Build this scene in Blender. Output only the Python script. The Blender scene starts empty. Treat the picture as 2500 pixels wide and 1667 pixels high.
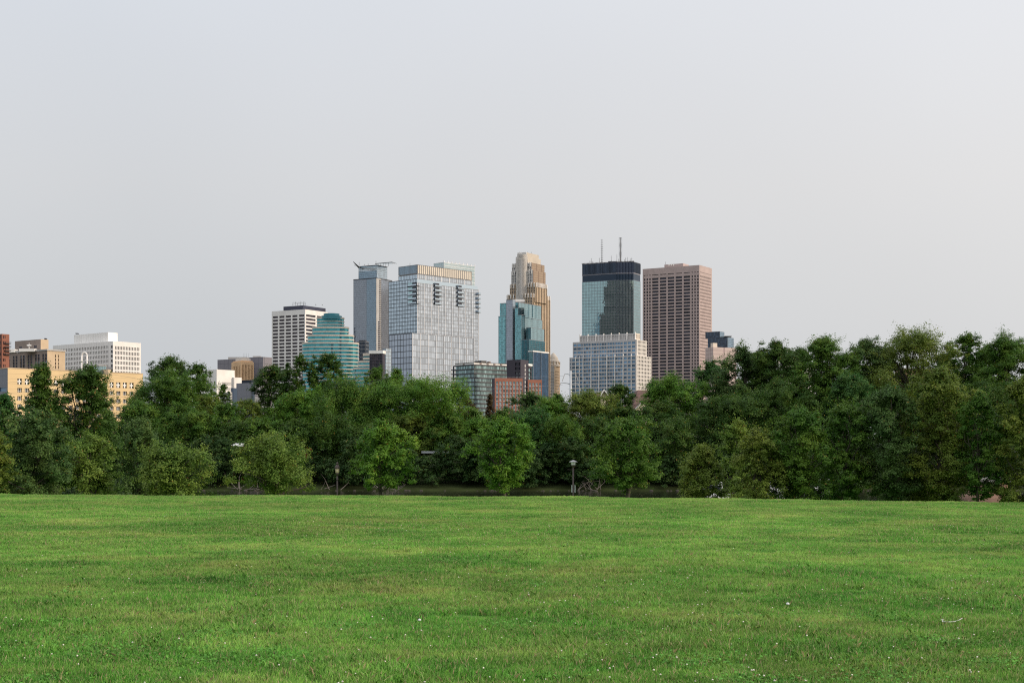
import bpy, math, random
import numpy as np
from mathutils import Vector

# ------------------------------------------------------------------ camera, sky, sun
SC = bpy.context.scene
COL = SC.collection
F = 3472.0          # focal length in photo pixels (50 mm on 36 mm, 2500 px wide)
HOR = 1100.0        # photo row of the horizon
EYE = 1.6
R = math.radians
cam_d = bpy.data.cameras.new('camera'); cam = bpy.data.objects.new('camera', cam_d); COL.objects.link(cam)
cam_d.lens = 50.0; cam_d.sensor_width = 36.0; cam_d.clip_start = 0.1; cam_d.clip_end = 30000
cam_d.shift_y = (HOR - 833.5) / 2500.0
cam.location = (0, 0, EYE); cam.rotation_euler = (R(90), 0, 0)
SC.camera = cam
SC.view_settings.view_transform = 'Standard'; SC.view_settings.look = 'None'
SC.view_settings.exposure = 0.0; SC.view_settings.gamma = 1.0; SC.view_settings.use_curve_mapping = False
SUN_EL, SUN_AZ = 20.0, 104.0     # azimuth clockwise from +Y (the view direction)
w = bpy.data.worlds.new("World"); SC.world = w; w.use_nodes = True
nt = w.node_tree; nt.nodes.clear()
out = nt.nodes.new('ShaderNodeOutputWorld'); bg = nt.nodes.new('ShaderNodeBackground')
sky = nt.nodes.new('ShaderNodeTexSky'); sky.sky_type = 'NISHITA'; sky.sun_disc = False
sky.sun_elevation = R(SUN_EL); sky.sun_rotation = R(SUN_AZ); sky.air_density = 1.2; sky.dust_density = 4.0
tc = nt.nodes.new('ShaderNodeTexCoord'); sep = nt.nodes.new('ShaderNodeSeparateXYZ')
nt.links.new(tc.outputs['Generated'], sep.inputs[0])
ramp = nt.nodes.new('ShaderNodeValToRGB')           # high thin overcast, greyer towards the horizon
e = ramp.color_ramp.elements
e[0].position = 0.0; e[0].color = (5.7, 6.0, 6.35, 1)
e[1].position = 1.0; e[1].color = (15.5, 15.8, 16.4, 1)
k = e.new(0.31); k.color = (7.15, 7.5, 8.05, 1)
k = e.new(0.10); k.color = (6.35, 6.55, 6.8, 1)
k = e.new(0.18); k.color = (6.85, 6.98, 7.2, 1)
k = e.new(0.60); k.color = (11.0, 11.3, 11.8, 1)
nt.links.new(sep.outputs['Z'], ramp.inputs[0])
# veil brighter and warmer round the sun's side of the sky
dot = nt.nodes.new('ShaderNodeVectorMath'); dot.operation = 'DOT_PRODUCT'
nt.links.new(tc.outputs['Generated'], dot.inputs[0])
sd = Vector((math.sin(R(SUN_AZ - 30)) * math.cos(R(22)), math.cos(R(SUN_AZ - 30)) * math.cos(R(22)), math.sin(R(22))))
dot.inputs[1].default_value = sd
mr = nt.nodes.new('ShaderNodeMapRange'); mr.inputs[1].default_value = 0.1; mr.inputs[2].default_value = 1.0
mr.inputs[3].default_value = 0.0; mr.inputs[4].default_value = 1.0
nt.links.new(dot.outputs['Value'], mr.inputs[0])
glow = nt.nodes.new('ShaderNodeMix'); glow.data_type = 'RGBA'; glow.blend_type = 'ADD'
nt.links.new(mr.outputs[0], glow.inputs[0]); nt.links.new(ramp.outputs[0], glow.inputs[6])
glow.inputs[7].default_value = (2.0, 1.65, 1.3, 1)
nz = nt.nodes.new('ShaderNodeTexNoise'); nz.inputs['Scale'].default_value = 2.2; nz.inputs['Detail'].default_value = 3
nt.links.new(tc.outputs['Generated'], nz.inputs['Vector'])
nmr = nt.nodes.new('ShaderNodeMapRange'); nmr.inputs[1].default_value = .3; nmr.inputs[2].default_value = .7
nmr.inputs[3].default_value = .975; nmr.inputs[4].default_value = 1.025
nt.links.new(nz.outputs[0], nmr.inputs[0])
ml = nt.nodes.new('ShaderNodeVectorMath'); ml.operation = 'SCALE'
nt.links.new(glow.outputs[2], ml.inputs[0]); nt.links.new(nmr.outputs[0], ml.inputs['Scale'])
mx = nt.nodes.new('ShaderNodeMix'); mx.data_type = 'RGBA'; mx.inputs[0].default_value = 0.93
nt.links.new(sky.outputs[0], mx.inputs[6]); nt.links.new(ml.outputs[0], mx.inputs[7])
nt.links.new(mx.outputs[2], bg.inputs['Color']); bg.inputs['Strength'].default_value = 0.10
nt.links.new(bg.outputs[0], out.inputs['Surface'])
sl = bpy.data.lights.new('sun', 'SUN'); so = bpy.data.objects.new('sun', sl); COL.objects.link(so)
sl.energy = 3.0; sl.angle = R(10); sl.color = (1.0, 0.83, 0.65)
sv = Vector((math.sin(R(SUN_AZ)) * math.cos(R(SUN_EL)), math.cos(R(SUN_AZ)) * math.cos(R(SUN_EL)), math.sin(R(SUN_EL))))
so.rotation_euler = sv.to_track_quat('Z', 'Y').to_euler()
so.location = (60, -20, 40)
SC.cycles.use_denoising = False; SC.cycles.use_adaptive_sampling = False; SC.cycles.filter_width = 1.15
SC.cycles.max_bounces = 6; SC.cycles.diffuse_bounces = 3; SC.cycles.transparent_max_bounces = 4
SC.cycles.caustics_reflective = False; SC.cycles.caustics_refractive = False

# ------------------------------------------------------------------ materials
MATS = {}
def node_mat(name):
    m = bpy.data.materials.new(name); m.use_nodes = True
    MATS[name] = m
    return m, m.node_tree, m.node_tree.nodes['Principled BSDF']

def solid(name, col, rough=0.7, metal=0.0, var=0.12, scale=0.15, spec=0.5, rnd=0.0):
    """plain surface with weathering noise; rnd = brightness change from pane to pane"""
    m, t, b = node_mat(name)
    n = t.nodes.new('ShaderNodeTexNoise'); n.inputs['Scale'].default_value = scale; n.inputs['Detail'].default_value = 6
    g = t.nodes.new('ShaderNodeNewGeometry'); t.links.new(g.outputs['Position'], n.inputs['Vector'])
    r = t.nodes.new('ShaderNodeMapRange'); r.inputs[1].default_value = .25; r.inputs[2].default_value = .75
    r.inputs[3].default_value = 1 - var; r.inputs[4].default_value = 1 + var
    t.links.new(n.outputs[0], r.inputs[0])
    fac = r.outputs[0]
    if rnd:
        oi = t.nodes.new('ShaderNodeObjectInfo')
        ad = t.nodes.new('ShaderNodeMath'); ad.operation = 'ADD'
        t.links.new(g.outputs['Random Per Island'], ad.inputs[0]); t.links.new(oi.outputs['Random'], ad.inputs[1])
        fr = t.nodes.new('ShaderNodeMath'); fr.operation = 'FRACT'; t.links.new(ad.outputs[0], fr.inputs[0])
        rr = t.nodes.new('ShaderNodeMapRange'); rr.inputs[3].default_value = 1 - rnd; rr.inputs[4].default_value = 1 + rnd
        t.links.new(fr.outputs[0], rr.inputs[0])
        mu = t.nodes.new('ShaderNodeMath'); mu.operation = 'MULTIPLY'
        t.links.new(fac, mu.inputs[0]); t.links.new(rr.outputs[0], mu.inputs[1]); fac = mu.outputs[0]
    v = t.nodes.new('ShaderNodeVectorMath'); v.operation = 'SCALE'
    v.inputs[0].default_value = col; t.links.new(fac, v.inputs['Scale'])
    t.links.new(v.outputs[0], b.inputs['Base Color'])
    b.inputs['Roughness'].default_value = rough; b.inputs['Metallic'].default_value = metal
    b.inputs['Specular IOR Level'].default_value = spec
    return m

def paneled(name, col, joint, pu, pz, rough=.7, jw=.06, metal=0.0):
    """cladding with a grid of panel joints, pu x pz metres"""
    m, t, b = node_mat(name)
    g = t.nodes.new('ShaderNodeNewGeometry'); s = t.nodes.new('ShaderNodeSeparateXYZ'); t.links.new(g.outputs['Position'], s.inputs[0])
    ad = t.nodes.new('ShaderNodeMath'); ad.operation = 'SUBTRACT'; t.links.new(s.outputs['X'], ad.inputs[0]); t.links.new(s.outputs['Y'], ad.inputs[1])
    masks = []
    for o, p in ((ad.outputs[0], pu * 1.37), (s.outputs['Z'], pz)):
        d = t.nodes.new('ShaderNodeMath'); d.operation = 'DIVIDE'; t.links.new(o, d.inputs[0]); d.inputs[1].default_value = p
        f = t.nodes.new('ShaderNodeMath'); f.operation = 'FRACT'; t.links.new(d.outputs[0], f.inputs[0])
        l = t.nodes.new('ShaderNodeMath'); l.operation = 'LESS_THAN'; t.links.new(f.outputs[0], l.inputs[0]); l.inputs[1].default_value = jw
        masks.append(l)
    mxm = t.nodes.new('ShaderNodeMath'); mxm.operation = 'MAXIMUM'
    t.links.new(masks[0].outputs[0], mxm.inputs[0]); t.links.new(masks[1].outputs[0], mxm.inputs[1])
    n = t.nodes.new('ShaderNodeTexNoise'); n.inputs['Scale'].default_value = .08; n.inputs['Detail'].default_value = 5
    t.links.new(g.outputs['Position'], n.inputs['Vector'])
    r = t.nodes.new('ShaderNodeMapRange'); r.inputs[1].default_value = .25; r.inputs[2].default_value = .75; r.inputs[3].default_value = .92; r.inputs[4].default_value = 1.08
    t.links.new(n.outputs[0], r.inputs[0])
    v = t.nodes.new('ShaderNodeVectorMath'); v.operation = 'SCALE'; v.inputs[0].default_value = col; t.links.new(r.outputs[0], v.inputs['Scale'])
    mi = t.nodes.new('ShaderNodeMix'); mi.data_type = 'RGBA'; t.links.new(mxm.outputs[0], mi.inputs[0])
    t.links.new(v.outputs[0], mi.inputs[6]); mi.inputs[7].default_value = (*joint, 1)
    t.links.new(mi.outputs[2], b.inputs['Base Color']); b.inputs['Roughness'].default_value = rough; b.inputs['Metallic'].default_value = metal
    return m

def glass(name, col, metal=0.75, rough=0.12, rnd=0.2):
    return solid(name, col, rough, metal, var=.05, scale=.03, rnd=rnd)

solid('white_stone', (.75, .72, .69)); solid('pale_grey_stone', (.47, .455, .455)); solid('white_paint', (.82, .80, .77)); solid('cream', (.58, .51, .43))
solid('concrete', (.40, .39, .38)); solid('dark_trim', (.035, .035, .045), .5); solid('black_metal', (.02, .02, .025), .4)
solid('dark_window', (.022, .024, .040), .25, 0, rnd=.5, spec=.4); solid('brown_window', (.060, .050, .062), .25, rnd=.3, spec=.4)
solid('grey_window', (.10, .115, .13), .2, 0, rnd=.7, spec=.6)
solid('blue_window', (.12, .22, .33), .15, .35, rnd=.5); solid('roof_grey', (.16, .16, .17), .9)
solid('brick_red', (.26, .105, .07), .9, scale=.4); solid('brick_orange', (.32, .13, .088), .9, scale=.4)
solid('brown_brick', (.27, .215, .185), .9); solid('tan_brick', (.52, .40, .27), .9)
paneled('tan_panel', (.68, .50, .27), (.45, .33, .19), 2.6, 2.3, jw=.05)
solid('dark_brick', (.045, .04, .055), .8)
paneled('white_panel', (.78, .76, .73), (.5, .48, .46), 3.0, 60.0, jw=.06)
paneled('grey_panel', (.215, .20, .225), (.10, .10, .12), 5.5, 5.5, jw=.05)
paneled('slate_panel', (.20, .205, .235), (.15, .15, .18), 4.5, 4.5, jw=.04)
paneled('pink_panel', (.50, .40, .37), (.30, .22, .22), 4.4, 4.4, jw=.12)
solid('pink_granite', (.42, .33, .31), .7); solid('deco_stone', (.62, .41, .24), .85)
solid('gold_stone', (.45, .345, .24), .8); paneled('reflection_rear_stone', (.15, .12, .105), (.03, .03, .035), 3.0, 3.6, jw=.4); solid('ivory_stone', (.58, .545, .505), .75); paneled('bronze_panel', (.30, .225, .16), (.20, .14, .10), 3.2, 3.0, jw=.2)  # unseen rear walls: colour darkened so their mirror image reads dark
glass('teal_glass', (.20, .46, .50), .75); glass('dark_teal_glass', (.02, .13, .165), .6); glass('blue_glass', (.28, .40, .50), .75, rnd=.12)
glass('pale_blue_glass', (.50, .60, .68), .75, rnd=.12); glass('silver_glass', (.55, .60, .66), .85, .06, rnd=.20); glass('lavender_glass', (.38, .43, .50), .8, rnd=.10)
glass('sea_glass', (.34, .50, .52), .85, .03, rnd=.07); glass('green_glass', (.30, .44, .45), .6, rnd=.5); glass('deep_teal_glass', (.07, .31, .35), .6, rnd=.18); solid('navy_glass', (.020, .034, .055), .3, 0, rnd=.4, spec=.25)
glass('deep_navy_glass', (.055, .12, .20), .9, .1, rnd=.2); glass('aqua_dark', (.03, .16, .19), .5, rnd=.1); solid('teal_roof', (.03, .19, .235), .45)
glass('indigo_glass', (.06, .085, .125), .5, rnd=.35)
solid('mullion_white', (.72, .72, .73), .5); solid('fin_grey', (.58, .58, .60), .5); solid('mullion_grey', (.20, .21, .23), .5); solid('mullion_dark', (.04, .045, .055), .5)
solid('louvre_navy', (.035, .05, .085), .5); solid('bronze_tan', (.50, .44, .36), .5); solid('louvre_beige', (.56, .50, .42), .5)
solid('roof_brown', (.115, .065, .055), .95, scale=1.2, var=.3); solid('siding_cream', (.72, .63, .45), .8)
solid('wood_orange', (.33, .115, .04), .8, scale=2, var=.3); solid('bark', (.055, .045, .036), .95, scale=2.5, var=.4)
solid('bark_pale', (.17, .15, .13), .95, scale=2.5, var=.4); solid('lamp_iron', (.075, .055, .05), .6, .2, scale=6, var=.3)
solid('lamp_glass', (.62, .52, .32), .35, scale=4, var=.2); solid('lamp_white', (.70, .70, .70), .5, scale=4); solid('lamp_roof_grey', (.33, .33, .34), .6, scale=5)
solid('galvanised', (.42, .44, .46), .45, .3, scale=1); solid('yellow_paint', (.60, .42, .04), .6)
solid('plastic_white', (.6, .6, .6), .4, scale=3); solid('boat_white', (.75, .76, .78), .35)
solid('stone_pier', (.33, .20, .15), .9, scale=.8, var=.3); solid('rock', (.050, .042, .034), .95, scale=1.5, var=.4)

def foliage_mat():
    m = bpy.data.materials.new('foliage'); m.use_nodes = True; t = m.node_tree; t.nodes.clear()
    o = t.nodes.new('ShaderNodeOutputMaterial'); b = t.nodes.new('ShaderNodeBsdfPrincipled'); tr = t.nodes.new('ShaderNodeBsdfTranslucent')
    ms = t.nodes.new('ShaderNodeMixShader'); ms.inputs[0].default_value = .34
    oi = t.nodes.new('ShaderNodeObjectInfo'); g = t.nodes.new('ShaderNodeNewGeometry')
    n = t.nodes.new('ShaderNodeTexNoise'); n.inputs['Scale'].default_value = .55; n.inputs['Detail'].default_value = 3
    t.links.new(g.outputs['Position'], n.inputs['Vector'])
    hs = t.nodes.new('ShaderNodeHueSaturation')
    h = t.nodes.new('ShaderNodeMapRange'); h.inputs[1].default_value = .3; h.inputs[2].default_value = .7; h.inputs[3].default_value = .475; h.inputs[4].default_value = .522
    t.links.new(n.outputs[0], h.inputs[0]); t.links.new(h.outputs[0], hs.inputs['Hue'])
    vr = t.nodes.new('ShaderNodeMapRange'); vr.inputs[3].default_value = .78; vr.inputs[4].default_value = 1.28
    t.links.new(g.outputs['Random Per Island'], vr.inputs[0])
    v2 = t.nodes.new('ShaderNodeMapRange'); v2.inputs[1].default_value = .3; v2.inputs[2].default_value = .7; v2.inputs[3].default_value = 1.25; v2.inputs[4].default_value = .75
    t.links.new(n.outputs[0], v2.inputs[0])
    mu = t.nodes.new('ShaderNodeMath'); mu.operation = 'MULTIPLY'; t.links.new(vr.outputs[0], mu.inputs[0]); t.links.new(v2.outputs[0], mu.inputs[1])
    t.links.new(mu.outputs[0], hs.inputs['Value']); t.links.new(oi.outputs['Color'], hs.inputs['Color'])
    # a few leaves turned yellow or rust
    gt = t.nodes.new("ShaderNodeMath"); gt.operation = "GREATER_THAN"; gt.inputs[1].default_value = .992
    t.links.new(g.outputs['Random Per Island'], gt.inputs[0])
    mi = t.nodes.new('ShaderNodeMix'); mi.data_type = 'RGBA'; t.links.new(gt.outputs[0], mi.inputs[0])
    t.links.new(hs.outputs[0], mi.inputs[6]); mi.inputs[7].default_value = (.25, .16, .03, 1)
    t.links.new(mi.outputs[2], b.inputs['Base Color']); t.links.new(mi.outputs[2], tr.inputs['Color'])
    b.inputs['Roughness'].default_value = .55; b.inputs['Specular IOR Level'].default_value = .18
    t.links.new(b.outputs[0], ms.inputs[1]); t.links.new(tr.outputs[0], ms.inputs[2]); t.links.new(ms.outputs[0], o.inputs[0])
    MATS['foliage'] = m
foliage_mat()

def lawn_mats():
    def field(t):
        """colour of the turf from world position: lush, blue green, yellowed patches"""
        g = t.nodes.new('ShaderNodeNewGeometry')
        mp = t.nodes.new('ShaderNodeMapping'); mp.inputs['Scale'].default_value = (.9, 1.0, 0)
        t.links.new(g.outputs['Position'], mp.inputs[0])
        n1 = t.nodes.new('ShaderNodeTexNoise'); n1.inputs['Scale'].default_value = .42; n1.inputs['Detail'].default_value = 9; n1.inputs['Roughness'].default_value = .70
        t.links.new(mp.outputs[0], n1.inputs['Vector'])
        r = t.nodes.new('ShaderNodeValToRGB'); el = r.color_ramp.elements
        el[0].position = .30; el[0].color = (.064, .205, .032, 1); el[1].position = .74; el[1].color = (.37, .41, .125, 1)
        k = el.new(.43); k.color = (.118, .305, .046, 1); k = el.new(.54); k.color = (.198, .365, .072, 1)
        t.links.new(n1.outputs[0], r.inputs[0])
        n2 = t.nodes.new('ShaderNodeTexNoise'); n2.inputs['Scale'].default_value = 1.7; n2.inputs['Detail'].default_value = 5
        mp2 = t.nodes.new('ShaderNodeMapping'); mp2.inputs['Location'].default_value = (31, 12, 0); mp2.inputs['Scale'].default_value = (.8, 1, 0)
        t.links.new(g.outputs['Position'], mp2.inputs[0]); t.links.new(mp2.outputs[0], n2.inputs['Vector'])
        r2 = t.nodes.new('ShaderNodeMapRange'); r2.inputs[1].default_value = .35; r2.inputs[2].default_value = .68; r2.inputs[3].default_value = .82; r2.inputs[4].default_value = 1.2
        t.links.new(n2.outputs[0], r2.inputs[0])
        n3 = t.nodes.new('ShaderNodeTexNoise'); n3.inputs['Scale'].default_value = .16; n3.inputs['Detail'].default_value = 3; t.links.new(mp2.outputs[0], n3.inputs['Vector'])
        r3 = t.nodes.new('ShaderNodeMapRange'); r3.inputs[1].default_value = .35; r3.inputs[2].default_value = .65; r3.inputs[3].default_value = .80; r3.inputs[4].default_value = 1.18; t.links.new(n3.outputs[0], r3.inputs[0])
        m3 = t.nodes.new('ShaderNodeMath'); m3.operation = 'MULTIPLY'; t.links.new(r2.outputs[0], m3.inputs[0]); t.links.new(r3.outputs[0], m3.inputs[1])
        return g, r.outputs[0], m3.outputs[0]
    m, t, b = node_mat('turf_blades')
    g, c, f = field(t)
    rr = t.nodes.new('ShaderNodeMapRange'); rr.inputs[3].default_value = .65; rr.inputs[4].default_value = 1.45
    t.links.new(g.outputs['Random Per Island'], rr.inputs[0])
    mu = t.nodes.new('ShaderNodeMath'); mu.operation = 'MULTIPLY'; t.links.new(rr.outputs[0], mu.inputs[0]); t.links.new(f, mu.inputs[1])
    v = t.nodes.new('ShaderNodeVectorMath'); v.operation = 'SCALE'; t.links.new(c, v.inputs[0]); t.links.new(mu.outputs[0], v.inputs['Scale'])
    gt = t.nodes.new('ShaderNodeMath'); gt.operation = 'LESS_THAN'; gt.inputs[1].default_value = .11
    t.links.new(g.outputs['Random Per Island'], gt.inputs[0])
    mi = t.nodes.new('ShaderNodeMix'); mi.data_type = 'RGBA'; t.links.new(gt.outputs[0], mi.inputs[0])
    t.links.new(v.outputs[0], mi.inputs[6]); mi.inputs[7].default_value = (.42, .36, .20, 1)
    t.links.new(mi.outputs[2], b.inputs['Base Color']); b.inputs['Roughness'].default_value = .5; b.inputs['Specular IOR Level'].default_value = .3
    b.inputs['Subsurface Weight'].default_value = 0
    tr = t.nodes.new('ShaderNodeBsdfTranslucent'); t.links.new(mi.outputs[2], tr.inputs['Color'])
    ms = t.nodes.new('ShaderNodeMixShader'); ms.inputs[0].default_value = .35
    o = t.nodes['Material Output']; t.links.new(b.outputs[0], ms.inputs[1]); t.links.new(tr.outputs[0], ms.inputs[2]); t.links.new(ms.outputs[0], o.inputs[0])
    m, t, b = node_mat('turf_soil')
    g, c, f = field(t)
    v = t.nodes.new('ShaderNodeVectorMath'); v.operation = 'SCALE'; t.links.new(c, v.inputs[0]); v.inputs['Scale'].default_value = .55
    t.links.new(v.outputs[0], b.inputs['Base Color']); b.inputs['Roughness'].default_value = .95; b.inputs['Specular IOR Level'].default_value = .1
lawn_mats()
solid('clover_leaf', (.075, .20, .035), .8, scale=3, rnd=.4, spec=.08); solid('clover_bloom', (.62, .58, .50), .8, scale=8, rnd=.2)
solid('bank_earth', (.030, .040, .014), .95, scale=.25, var=.6, spec=.05)
def water_mat():
    m, t, b = node_mat('water')
    b.inputs['Base Color'].default_value = (.012, .016, .010, 1); b.inputs['Roughness'].default_value = .07
    g = t.nodes.new('ShaderNodeNewGeometry'); n = t.nodes.new('ShaderNodeTexNoise'); n.inputs['Scale'].default_value = .9; n.inputs['Detail'].default_value = 4
    t.links.new(g.outputs['Position'], n.inputs['Vector'])
    bp = t.nodes.new('ShaderNodeBump'); bp.inputs['Strength'].default_value = .12; bp.inputs['Distance'].default_value = .3
    t.links.new(n.outputs[0], bp.inputs['Height']); t.links.new(bp.outputs[0], b.inputs['Normal'])
water_mat()

# ------------------------------------------------------------------ mesh helpers
def tag(o, label=None, cat=None, group=None, kind=None):
    if label: o['label'] = label
    if cat: o['category'] = cat
    if group: o['group'] = group
    if kind: o['kind'] = kind
    return o
def empty(name, loc, label, cat, group=None):
    o = bpy.data.objects.new(name, None); COL.objects.link(o); o.location = loc; o.empty_display_size = .5
    return tag(o, label, cat, group)
def wloc(o):
    v = Vector((0, 0, 0))
    while o is not None: v += o.location; o = o.parent
    return v

class MB:
    def __init__(s): s.v = []; s.f = []
    def quad(s, a, b, c, d):
        i = len(s.v); s.v += [tuple(a), tuple(b), tuple(c), tuple(d)]; s.f.append((i, i + 1, i + 2, i + 3))
    def poly(s, pts):
        i = len(s.v); s.v += [tuple(p) for p in pts]; s.f.append(tuple(range(i, i + len(pts))))
    def prism(s, pts, z0, z1, cap=True, top=None):
        """pts counter-clockwise (x, y); top = optional scaled top ring"""
        n = len(pts); i = len(s.v); tp = top or pts
        s.v += [(p[0], p[1], z0) for p in pts] + [(p[0], p[1], z1) for p in tp]
        for k in range(n):
            j = (k + 1) % n; s.f.append((i + k, i + j, i + n + j, i + n + k))
        if cap: s.f.append(tuple(range(i + n, i + 2 * n))); s.f.append(tuple(reversed(range(i, i + n))))
    def box(s, c, d, rz=0.0):
        ca, sa = math.cos(rz), math.sin(rz); hx, hy = d[0] / 2, d[1] / 2
        pts = [(c[0] + x * ca - y * sa, c[1] + x * sa + y * ca) for x, y in ((-hx, -hy), (hx, -hy), (hx, hy), (-hx, hy))]
        s.prism(pts, c[2] - d[2] / 2, c[2] + d[2] / 2)
    def tube(s, p0, p1, r0, r1, n=6, cap=True):
        p0 = Vector(p0); p1 = Vector(p1); d = (p1 - p0)
        if d.length < 1e-6: return
        d.normalize(); a = d.orthogonal().normalized(); b = d.cross(a); i = len(s.v)
        for p, r in ((p0, r0), (p1, r1)):
            for k in range(n):
                t = 2 * math.pi * k / n; s.v.append(tuple(p + a * (r * math.cos(t)) + b * (r * math.sin(t))))
        for k in range(n):
            j = (k + 1) % n; s.f.append((i + k, i + j, i + n + j, i + n + k))
        if cap: s.f.append(tuple(range(i + n, i + 2 * n))); s.f.append(tuple(reversed(range(i, i + n))))
    def lathe(s, c, prof, n=16):
        i = len(s.v); m = len(prof)
        for r, z in prof:
            for k in range(n):
                t = 2 * math.pi * k / n; s.v.append((c[0] + r * math.cos(t), c[1] + r * math.sin(t), c[2] + z))
        for q in range(m - 1):
            for k in range(n):
                j = (k + 1) % n; s.f.append((i + q * n + k, i + q * n + j, i + (q + 1) * n + j, i + (q + 1) * n + k))
        s.f.append(tuple(range(i + (m - 1) * n, i + m * n))); s.f.append(tuple(reversed(range(i, i + n))))
    def build(s, name, mat, parent=None, smooth=False, loc=None):
        if not s.v: return None
        o = None
        off = wloc(parent) if parent else Vector(loc or (0, 0, 0))
        me = bpy.data.meshes.new(name)
        me.from_pydata([(x - off.x, y - off.y, z - off.z) for x, y, z in s.v], [], s.f)
        if smooth: me.polygons.foreach_set('use_smooth', [True] * len(me.polygons))
        me.materials.append(MATS[mat]); me.update()
        o = bpy.data.objects.new(name, me); COL.objects.link(o)
        if parent: o.parent = parent
        else: o.location = off
        return o

def quads_object(name, V, mat, parent=None, loc=(0, 0, 0), color=None):
    """V: (n,4,3) array of separate quads"""
    n = len(V); off = wloc(parent) if parent else Vector(loc)
    co = (V.reshape(-1, 3) - np.array(off)).astype(np.float32)
    me = bpy.data.meshes.new(name); me.vertices.add(n * 4); me.vertices.foreach_set('co', co.ravel())
    me.loops.add(n * 4); me.loops.foreach_set('vertex_index', np.arange(n * 4, dtype=np.int32))
    me.polygons.add(n); me.polygons.foreach_set('loop_start', np.arange(0, n * 4, 4, dtype=np.int32))
    me.polygons.foreach_set('loop_total', np.full(n, 4, dtype=np.int32))
    me.update(calc_edges=True); me.materials.append(MATS[mat])
    o = bpy.data.objects.new(name, me); COL.objects.link(o)
    if parent: o.parent = parent
    else: o.location = off
    if color: o.color = (*color, 1)
    return o

def WX(px, Y): return (px - 1250.0) / F * Y
def WZ(py, Y): return EYE + (HOR - py) / F * Y

# ------------------------------------------------------------------ terrain
EDGE_PX = [-600, 0, 600, 1250, 1650, 2000, 2250, 2500, 3100]
EDGE_PY = [1206, 1208, 1210.5, 1213, 1217, 1221.5, 1227, 1231.5, 1244]
EDGE_Y = [EYE * F / (p - HOR + 2.0) for p in EDGE_PY]
EDGE_X = [(a - 1250) / F * y for a, y in zip(EDGE_PX, EDGE_Y)]
def edge_y(x): return np.interp(x, EDGE_X, EDGE_Y)
def ground_z(x, y):
    x = np.asarray(x, float); y = np.asarray(y, float)
    d = y - edge_y(x)
    lawn = .025 * np.sin(x * .45 + 1.3) * np.sin(y * .33) + .012 * np.sin(x * 1.3 + y * .9)
    slope = np.where(d > 0, -(np.sqrt(d * d * .0155 + .09) - .3), 0)
    slope = np.maximum(slope, -3.3)
    bank = np.interp(y, [114, 128, 140], [0, -2.2, -4])
    return lawn + slope + np.where(y > 114, bank, 0)
def far_z(x, y):
    x = np.asarray(x, float); y = np.asarray(y, float)
    return np.interp(y, [196, 204, 206, 215, 260, 330, 600, 9000], [-7, -4.4, -3.9, -2.4, 1.0, 4.5, 5, 5]) + .15 * np.sin(x * .37) * (y < 230)
ZB = 4.6
def sheet(name, xs, ys, zf, mat, label):
    X, Y = np.meshgrid(xs, ys); Z = zf(X, Y); nx, ny = len(xs), len(ys)
    co = np.stack([X, Y, Z], -1).reshape(-1, 3)
    f = [(j * nx + i, j * nx + i + 1, (j + 1) * nx + i + 1, (j + 1) * nx + i) for j in range(ny - 1) for i in range(nx - 1)]
    me = bpy.data.meshes.new(name); me.from_pydata(co.tolist(), [], f); me.polygons.foreach_set('use_smooth', [True] * len(f))
    me.materials.append(MATS[mat]); me.update()
    o = bpy.data.objects.new(name, me); COL.objects.link(o); return tag(o, label, None, None, 'structure')
sheet('lawn', np.concatenate([[-1900, -600, -200], np.arange(-80, 81, 1.0), [200, 600, 1900]]), np.concatenate([[-300, -100], np.arange(-20, 142, 1.0)]), ground_z, 'turf_soil', 'mown green park lawn that drops to the river beyond its crest')
sheet('far_bank', np.concatenate([[-1900, -1000], np.arange(-500, 501, 10.0), [1000, 1900]]), [196, 200, 204, 206, 210, 215, 225, 240, 260, 290, 330, 600, 2000, 3400], far_z, 'bank_earth', 'dark wooded ground rising from the far side of the river')
m_ = MB(); m_.quad((-1900, 118, -4.15), (1900, 118, -4.15), (1900, 206, -4.15), (-1900, 206, -4.15))
tag(m_.build('river', 'water'), 'dark calm river between the lawn and the wooded bank', None, None, 'structure')

# ------------------------------------------------------------------ buildings
class Tower:
    def __init__(s, name, label, cat, px, Y, group=None, zb=ZB):
        s.root = empty(name, (WX(px, Y), Y, zb), label, cat, group); s.mb = {}; s.panes = []; s.po = []; s.zb = zb; s.smooth = set()
    def part(s, name, mat):
        k = (name, mat)
        if k not in s.mb: s.mb[k] = MB()
        return s.mb[k]
    def finish(s, pane='window'):
        for (n, m), b in s.mb.items(): b.build(n, m, s.root)
        def area(q): 
            a = Vector(q[1]) - Vector(q[0]); b = Vector(q[3]) - Vector(q[0]); return a.cross(b).length
        ps = sorted(s.panes, key=lambda p: (-round(area(p[0]), 1), -p[0][0][2]))
        for q, m in ps[:100]:
            b = MB(); b.quad(*q); o = b.build(pane, m, s.root); s.po.append((sum((Vector(v) for v in q), Vector()) / 4, o))
        rest = {}
        for q, m in ps[100:]: rest.setdefault(m, MB()).quad(*q)
        for m, b in rest.items():
            o = b.build(pane, m, s.root); o['kind'] = 'stuff'
        return s
    def attach(s, name, mat, mb, at):
        """hang a frame under the window pane nearest to the point"""
        o = min(s.po, key=lambda p: (p[0] - at).length_squared)[1]; mb.build(name, mat, o)

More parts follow.
